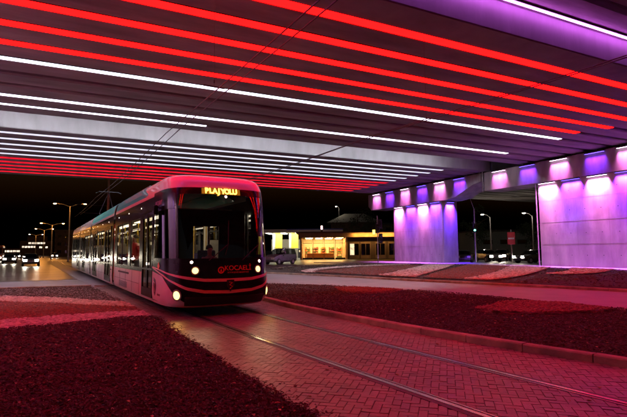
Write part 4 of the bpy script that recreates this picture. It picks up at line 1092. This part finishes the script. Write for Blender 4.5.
car('sedan', 'distant oncoming car beside the bus at the left edge', (-12.5, 104, -.012), R(2), darkcar, hpow=0)
car('hatch', 'oncoming car with low headlights at the outermost left edge', (-6.4, 70, -.012), R(3), darkcar, hpow=60)
# bus on the left street
bt_ = thing('bus', 'reddish brown bus standing behind the headlights at the far left', 'bus', (-8.4, 112, -.012), R(2))
mb = MB(); mb.box(-1.25, 1.25, -5.5, 5.5, .35, 3.0, bev=.18); mb.build('body', pm('brown_bus_paint', (.25, .09, .05), .35, coat=.5), bt_)
mb = MB(); mb.box(-1.1, 1.1, -5.53, -5.49, 1.3, 2.6); mb.build('windscreen', g_car, bt_)
for sx in (-1, 1):
    for y in (-3.6, 3.2): mb = MB(); mb.disc((sx*1.15, y, .48), (1, 0, 0), .48, 18, .25); mb.build('wheel', blackmat, bt_)
    mb = MB(); mb.box(sx*1.256-.01, sx*1.256+.01, -5.0, 5.0, 1.4, 2.5); mb.build('side_window', g_car, bt_)
    mb = MB(); mb.box(sx*.9-.15, sx*.9+.15, -5.56, -5.5, .6, .8); mb.build('headlight', e_headw, bt_)

# ------------------------------------------------------------------ street furniture
def street_lamp(loc, h, arms, rz, mat, col, power, label, grp, arm=2.0):
    T = thing('street_lamp', label, 'street lamp', loc, rz, grp)
    mb = MB(); mb.tube([(0, 0, 0), (0, 0, .05), (0, 0, h*.5), (0, 0, h)], [.14, .13, .10, .06], 10); mb.build('pole', galv, T)
    mb = MB(); mb.box(-.2, .2, -.2, .2, 0, .12, bev=.02); mb.build('base', kerb_m, T)
    for a in arms:
        mb = MB(); mb.tube([(0, 0, h-.1), (a*arm*.5, 0, h+.30), (a*arm, 0, h+.42)], .035, 8); mb.build('arm', galv, T)
        mb = MB(); x = a*(arm+.25); mb.box(x-.36, x+.36, -.15, .15, h+.40, h+.52, bev=.05); hd = mb.build('lamp_head', darkm, T)
        mb = MB(); mb.tube([(x, 0, h+.405), (x, 0, h+.36), (x, 0, h+.30)], [.24, .22, .08], 12); mb.build('lens', mat, hd)
        lamp('lamp_light', 'POINT', (x, 0, h+.1), power, col, T, size=.15)
    return T
SO = (1, .36, .06)
L1 = street_lamp((3.3, 87.8, 0), 9.2, (-1, 1), R(-10), e_sodium, SO, 650, 'tall double armed street lamp with orange lamps, left of the tram rear', 'double street lamps on the left street')
street_lamp((1.2, 126.9, 0), 8.0, (-1, 1), 0, e_sodium, SO, 1000, 'double armed orange street lamp, second along the left street', 'double street lamps on the left street')
street_lamp((-.5, 167.0, 0), 8.4, (-1, 1), 0, e_sodium, SO, 1000, 'double armed orange street lamp, third along the left street', 'double street lamps on the left street')
street_lamp((-3.5, 220, 0), 8.4, (-1, 1), 0, e_cool, SO, 1000, 'smallest and farthest double armed street lamp on the left street', 'double street lamps on the left street')
street_lamp((61.4, 51.4, 0), 6.6, (-1,), R(-25), e_cool, (1, .85, .7), 200, 'white single street lamp between the piers, left of the red sign', 'single street lamps seen between the piers', 1.0)
street_lamp((62.8, 44.9, 0), 6.4, (-1,), R(-25), e_cool, (1, .85, .7), 200, 'white single street lamp beside the left edge of the wide pier', 'single street lamps seen between the piers', 1.0)
street_lamp((66.6, 104, 0), 12.5, (-1,), 0, e_cool, (1, .85, .7), 60, 'tall dim street lamp above the roofs behind the shop', 'single street lamps behind the shop', .6)
# street lamp out on the road side that lights the left crossing
T = thing('catenary_mast', 'brown steel overhead line mast rising behind the tram roof', 'mast', (6.5, 62.5, 0))
mb = MB(); mb.tube([(0, 0, 0), (0, 0, 11.5)], [.16, .11], 10); mb.build('pole', pm('brown_mast_paint', (.45, .2, .08), .6), T)
mb = MB(); mb.tube([(0, 0, 7.2), (-4.6, 0, 7.3)], .04, 6); mb.tube([(0, 0, 6.2), (-3.2, 0, 6.3)], .04, 6); mb.tube([(0, 0, 8.0), (-3.5, 0, 7.3)], .02, 6); mb.build('bracket_arm', darkm, T)
mb = MB(); mb.disc((0, 0, .1), (0, 0, 1), .3, 12, .2); mb.build('base', kerb_m, T)
def signal(loc, rz, h, lit, label, heads):
    T = thing('traffic_light', label, 'traffic light', loc, rz)
    mb = MB(); mb.tube([(0, 0, 0), (0, 0, h)], [.075, .06], 10); mb.build('pole', galv, T)
    for (x, z, on_) in heads:
        mb = MB(); mb.box(x-.16, x+.16, -.22, .02, z-.48, z+.48, bev=.04); mb.box(x-.24, x+.24, .02, .035, z-.58, z+.58); hd = mb.build('signal_head', blackmat, T)
        for q, zz in enumerate((z+.3, z, z-.3)):
            mb = MB(); mb.disc((x, -.225, zz), (0, 1, 0), .105, 16, .02); mb.build('lens', lit if q == on_ else blackmat, hd)
            mb = MB(); mb.tube([(x, -.22, zz+.02), (x, -.36, zz+.04)], .125, 12, caps=False); mb.build('hood', blackmat, hd)
    return T
t1 = signal((34.2, 45.0, 0), R(-37), 5.6, e_yellow, 'dark traffic light with a glowing yellow panel, left of the narrow pier', [(0.0, 4.1, 9), (0.35, 2.9, 9), (.3, 4.6, 9)])
mb = MB(); mb.box(-.62, -.25, -.18, -.02, 3.35, 3.95, bev=.02); bx_ = mb.build('signal_panel', blackmat, t1)
mb = MB(); mb.box(-.59, -.28, -.205, -.183, 3.38, 3.92); mb.build('lens', e_yellow, bx_)
t2 = signal((41.1, 36.5, 0), R(-50), 6.0, e_green, 'traffic light showing green, just right of the narrow pier', [(0, 3.9, 2)])
mb = MB(); mb.tube([(0, 0, 5.9), (-.4, 0, 7.2)], .03, 6); mb.build('mast_arm', galv, t2)
sg = thing('road_sign', 'tall red road sign on a pale post between the two piers', 'sign', (42.8, 33.2, 0), R(-52))
mb = MB(); mb.tube([(0, 0, 0), (0, 0, 3.6)], .05, 8); mb.build('post', galv, sg)
mb = MB(); mb.box(-.38, .38, -.06, -.03, 2.0, 3.3, bev=.012); pn = mb.build('sign_panel', pm('red_sign_paint', (.45, .05, .04), .5), sg)
mb = MB(); mb.box(-.30, .30, -.066, -.0605, 2.55, 2.72); mb.build('sign_bar', white, pn)
# ------------------------------------------------------------------ shop row and filling station
wall_b = pm('ochre_render', (.36, .22, .11), .85, var=.2, scale=1.5, bump=.3); wall_d = pm('brown_render', (.12, .08, .055), .85, var=.3, scale=1.2, bump=.3); wall_p = pm('pale_render', (.4, .38, .3), .85, var=.15)
canopy_m = pm('white_canopy_sheet', (.7, .7, .68), .5, var=.08); yellow_b = pm('yellow_banner', (.75, .62, .05), .7, var=.1); bluem = pm('blue_edge_paint', (.05, .1, .45), .4)
goods = [pm('goods_'+n_, c_, .6, var=.4, scale=9) for n_, c_ in (('orange', (.6, .25, .06)), ('red', (.5, .06, .04)), ('cream', (.7, .6, .4)), ('green', (.15, .3, .08)))]
sang = math.atan2(67.0-70.6, 44.1-37.7)
SH = thing('shop_building', 'low ochre shop building with one brightly lit glazed bay and a long flat roof', 'building', (37.7, 70.6, 0), sang)
Lb, Ls = 17.0, 7.4; dp = 8.0
mb = MB(); mb.box(Ls, Ls+.3, 0, dp, 0, 3.7); mb.box(-.3, 0, 0, dp, 0, 3.7); mb.box(-.3, Lb, dp-.25, dp, 0, 3.7); mb.box(Lb-.3, Lb, 0, dp-.25, 0, 3.7); mb.build('wall', wall_b, SH)
mb = MB(); mb.box(-1.0, Lb+.8, -1.6, dp+.5, 4.45, 4.65); mb.build('roof', wall_d, SH)
mb = MB(); mb.box(-.6, Lb+.4, -.8, dp, 3.71, 4.44); mb.build('fascia', wall_b, SH)
mb = MB(); mb.box(0, Ls, 0.2, dp-.3, 0.0, .05); mb.build('shop_floor', kerb_m, SH)
mb = MB(); mb.box(.02, Ls-.02, dp-.5, dp-.3, .06, 3.6); mb.build('back_wall', wall_p, SH)
mb = MB()
for q in range(4):
    for r_ in range(3): mb.box(.6+q*1.75, 1.8+q*1.75, .9+r_*2.2, 1.5+r_*2.2, 3.60, 3.64)
mb.build('ceiling_light', e_shop, SH)
mb = MB(); mb.box(0, Ls, .1, dp-.3, 3.645, 3.70); mb.build('ceiling', wall_p, SH)
for x in (0, 1.85, 3.7, 5.55):
    w_ = MB(); w_.box(x+.05, x+.13, -.06, .06, .05, 3.6); w_.box(x+1.74, x+1.80, -.06, .06, .05, 3.6); w_.box(x+.13, x+1.74, -.06, .06, .05, .3); w_.box(x+.13, x+1.74, -.06, .06, 2.7, 2.76); w_.box(x+.13, x+1.74, -.06, .06, 3.52, 3.6)
    wf = w_.build('shop_window', darkm, SH); p_ = MB(); p_.box(x+.13, x+1.74, -.01, .01, .3, 3.52); p_.build('pane', g_shop, wf)
random.seed(3)
for q in range(5):
    sh = MB(); x0 = .4+q*1.4; y0 = 2.2 if q % 2 else 3.6; sh.box(x0, x0+1.0, y0, y0+.06, .06, 2.1)
    for r_ in range(5): sh.box(x0, x0+1.0, y0-.4, y0, .1+r_*.42, .13+r_*.42)
    so = sh.build('shop_shelf', wall_p, SH)
    gd = [MB() for _ in goods]
    for r_ in range(5):
        xx = x0+.03
        while xx < x0+.85:
            w = random.uniform(.08, .2); random.choice(gd).box(xx, xx+w, y0-.36, y0-.06, .135+r_*.42, .135+r_*.42+random.uniform(.15, .33)); xx += w+.02
    for g_, mt in zip(gd, goods):
        if g_.v: g_.build('goods', mt, so)
ct = MB(); ct.box(.8, 5.4, 1.1, 1.6, .06, 1.05, bev=.03); ct.build('shop_counter', goods[0], SH)
# dim shopfronts to the right
for x in (8.0, 9.9, 12.4, 14.6):
    w_ = MB(); w_.box(x, x+1.7, -.08, -.002, .05, 2.9); wf = w_.build('shutter_front', wall_d, SH)
    p_ = MB(); p_.box(x+.12, x+.82, -.10, -.082, .7, 2.6); p_.box(x+.9, x+1.58, -.10, -.082, .7, 2.6); p_.build('pane', g_car, wf)
mb = MB(); mb.box(Ls+.3, Lb-.3, 0, .2, 0.0, 3.7); mb.build('front_wall', pm('dark_brown_front', (.05, .03, .02), .8), SH)
p_ = MB(); p_.box(8.12, 8.82, -.125, -.103, .7, 2.6); p_.build('lit_pane', e_win, SH)
mb = MB(); mb.box(.3, Lb-1, -1.58, -1.52, 4.30, 4.34); 
lamp('lamp_light', 'AREA', (12, -1.4, 4.3), 300, (1, .5, .12), SH, size=7, size_y=.2, rot=(R(25), 0, 0))
# dome/ small dish lit above roof
GS = thing('filling_station', 'filling station with a flat white canopy over yellow banners, left of the lit shop', 'building', (37.8, 87.8, 0), math.atan2(80-87.8, 51.5-37.8))
Lg = 16.2
mb = MB(); mb.box(0, Lg, -1, 9, 5.1, 5.75, bev=.06); mb.build('canopy', canopy_m, GS)
mb = MB(); mb.box(5, Lg+.05, -1.06, -1.003, 5.62, 5.82); mb.build('canopy_edge', bluem, GS)
for x in (2.2, 5.6, 12.5):
    mb = MB(); mb.box(x-.3, x+.3, 2.6, 3.2, 0, 5.1); mb.build('column', canopy_m, GS)
for x in (1.9, 5.2):
    mb = MB(); mb.box(x+.55, x+2.0, 2.3, 2.36, 2.0, 5.05, bev=.01); bn = mb.build('banner', yellow_b, GS)
mb = MB(); mb.box(-.9, -.1, .9, .96, .8, 4.4); mb.build('banner', yellow_b, GS)
mb = MB()
for x in (1.2, 4.2, 7.2, 10.2, 13.2): mb.box(x-.5, x+.5, .8, 1.3, 5.05, 5.098); mb.box(x-.5, x+.5, 5.8, 6.3, 5.05, 5.098)
mb.build('canopy_light', e_cool, GS)
for x in (3.9, 7.6):
    mb = MB(); mb.box(x-.5, x+.5, 3.4, 4.0, 0, 1.9, bev=.08); pu = mb.build('fuel_pump', darkm, GS); mb = MB(); mb.box(x-.3, x+.3, 3.38, 3.395, 1.2, 1.6); mb.build('pump_display', e_win, pu)
mb = MB(); mb.box(1, 10, 9.5, 13, 0, 4, bev=.05); mb.build('kiosk', wall_p, GS)
lamp('lamp_light', 'AREA', (6, 1.5, 5.0), 900, (1, .95, .75), GS, size=11, size_y=2)
lamp('lamp_light', 'AREA', (3, -.5, 4.9), 260, (1, .95, .7), GS, size=8, size_y=.5, rot=(R(50), 0, 0))
# tall lit pylon sign on shop roof
ps = thing('roof_beacon', 'small white lamp standing on the shop roof near its left end', 'lamp', (40.2, 68.2, 4.65))
mb = MB(); mb.box(-.12, .12, -.12, .12, .0, .35); mb.build('base', darkm, ps); mb = MB(); mb.box(-.16, .16, -.10, .10, .36, 1.0, bev=.05); mb.build('lens', em('pink_beacon', (1, .6, .6), 3.5), ps)

# house roof above the shop
hr = thing('house', 'dim house with a grey hipped roof just above the shop roof', 'house', (68, 99, 0), R(-33))
mb = MB(); mb.box(-6, 6, 0, 8, 0, 8.5); mb.build('wall', wall_d, hr)
mb = MB(); mb.add([(-7, -1, 8.5), (7, -1, 8.5), (7, 9, 8.5), (-7, 9, 8.5), (-2.5, 4, 11), (2.5, 4, 11)], [(0, 1, 5, 4), (1, 2, 5), (2, 3, 4, 5), (3, 0, 4), (3, 2, 1, 0)]); mb.build('roof', wall_p, hr)
for x in (-4, 0, 3.4):
    f_ = MB(); f_.box(x-.7, x+.7, -.06, -.003, 4.8, 6.4); w_ = f_.build('window', darkm, hr); p_ = MB(); p_.box(x-.6, x+.6, -.075, -.063, 4.9, 6.3); p_.build('pane', g_car, w_)
# pale building seen between the piers
pb = thing('warehouse', 'pale olive warehouse wall between the piers behind the parked cars', 'building', (87.6, 76.8, 0), math.atan2(72.5-76.8, 95.1-87.6))
mb = MB(); mb.box(-1, 14, 0, 12, 0, 5.6, bev=.05); mb.build('wall', wall_p, pb)
mb = MB(); mb.box(-1.3, 14.3, -.3, 12.3, 5.6, 5.9); mb.build('roof', wall_d, pb)
for x in (1, 5, 9):
    f_ = MB(); f_.box(x, x+2.2, -.07, -.003, 2.6, 3.6); w_ = f_.build('window', darkm, pb); p_ = MB(); p_.box(x+.1, x+2.1, -.085, -.073, 2.7, 3.5); p_.build('pane', g_car, w_)
# far left terraced building with lit storeys
tb = thing('terraced_building', 'distant building with stepped rows of bright windows above the left street', 'building', (-6.8, 267, 0), R(0))
mb = MB(); mb.box(-14, 10, 0, 12, 0, 3.6); mb.box(-4, 10, 0, 12, 3.61, 7.2); mb.box(-1, 7.5, 1, 12, 7.21, 9.5); mb.build('wall', wall_d, tb)
for (x0, x1, z) in ((-12.5, -3, 2.2), (-3.2, 2.6, 4.2), (4, 9, 4.0), (-.6, 6.6, 6.0)):
    f_ = MB(); f_.box(x0, x1, -.3, -.003, z-.5, z+.6); w_ = f_.build('window_band', darkm, tb); p_ = MB()
    x = x0+.15
    while x < x1-.6:
        w = random.uniform(.6, 1.4)
        if random.random() < .85: p_.box(x, min(x+w, x1-.1), -.34, -.303, z-.35, z+.5)
        x += w+.25
    p_.build('pane', e_band, w_)
# background blocks with a few lit windows
random.seed(11)
def block(loc, rz, w, h, d, label, lit=.12):
    T = thing('apartment_block', label, 'building', loc, rz)
    mb = MB(); mb.box(-w/2, w/2, 0, d, 0, h); mb.build('wall', wall_d, T); mb = MB(); mb.box(-w/2-.3, w/2+.3, -.3, d+.3, h, h+.4); mb.build('roof', darkm, T)
    z = 1.2
    while z < h-1.5:
        x = -w/2+1
        while x < w/2-1.6:
            l_ = random.random() < lit
            f_ = MB(); f_.box(x-.06, x+1.26, -.05, -.003, z-.06, z+1.26); w_ = f_.build('window', darkm, T); p_ = MB(); p_.box(x, x+1.2, -.07, -.053, z, z+1.2); p_.build('pane', e_win if l_ else g_car, w_); x += 2.6
        z += 3.0
for a in (((-34, 200, 0), R(8), 22, 9, 'dark low block with scattered lit windows at the left picture edge'), ((12, 210, 0), R(-4), 18, 10, 'dark block behind the tall double lamp, left of the tram'), ((90, 108, 0), R(-40), 20, 9, 'dark block far behind the filling station and shop'), ((112, 62, 0), R(-58), 22, 8, 'dark block with few lit windows seen between the piers')):
    block(a[0], a[1], a[2], a[3], 10, a[4])
# trees (dark against the night)
leafm = pm('night_foliage', (.05, .075, .03), .8, var=.4, scale=5); barkm = pm('tree_bark', (.1, .07, .05), .9, var=.3, bump=.6)
def tree(loc, h, r, label, n=1600, seed=1):
    rd_ = random.Random(seed); T = thing('tree', label, 'tree', loc, 0, 'trees behind the buildings')
    mb = MB(); mb.tube([(0, 0, 0), (.1, 0, h*.3), (0, .1, h*.55), (.1, 0, h*.85)], [.22, .17, .12, .04], 8)
    for k in range(7):
        a = k*.9; z = h*(.35+.07*k); mb.tube([(0, 0, z), (math.cos(a)*r*.4, math.sin(a)*r*.4, z+r*.3), (math.cos(a)*r*.75, math.sin(a)*r*.75, z+r*.5)], [.08, .05, .02], 6)
    mb.build('trunk', barkm, T)
    cl = [(rd_.gauss(0, r*.42), rd_.gauss(0, r*.42), h*.68+rd_.gauss(0, h*.14), rd_.uniform(.28, .5)*r) for _ in range(13)]
    lv = MB()
    for _ in range(n):
        c = rd_.choice(cl); d = Vector((rd_.gauss(0, 1), rd_.gauss(0, 1), rd_.gauss(0, 1))).normalized()*c[3]*rd_.uniform(.5, 1.05)
        p = Vector(c[:3])+d; u = Vector((rd_.gauss(0, 1), rd_.gauss(0, 1), rd_.gauss(0, .6))).normalized(); w = u.cross(Vector((rd_.gauss(0, 1), rd_.gauss(0, 1), 1))).normalized(); s_ = rd_.uniform(.1, .22)
        lv.add([p-u*s_, p+w*s_*.5, p+u*s_, p-w*s_*.5], [(0, 1, 2, 3)])
    lv.build('crown', leafm, T)
tree((56, 80.5, 0), 10.5, 3.2, 'dark slender tree rising behind the right part of the shop roof', seed=2)
tree((62, 84, 0), 8.5, 3.0, 'dark round tree behind the shop, next to the slender one', seed=5)
tree((70, 62, 0), 7.5, 3.0, 'dark tree behind the parked cars between the piers', seed=8)
tree((78, 56, 0), 6.5, 2.6, 'dark low tree near the wide pier, behind the grey car', seed=9)
tree((-22, 150, 0), 8, 3.5, 'dark tree beside the left street at the picture edge', seed=10)
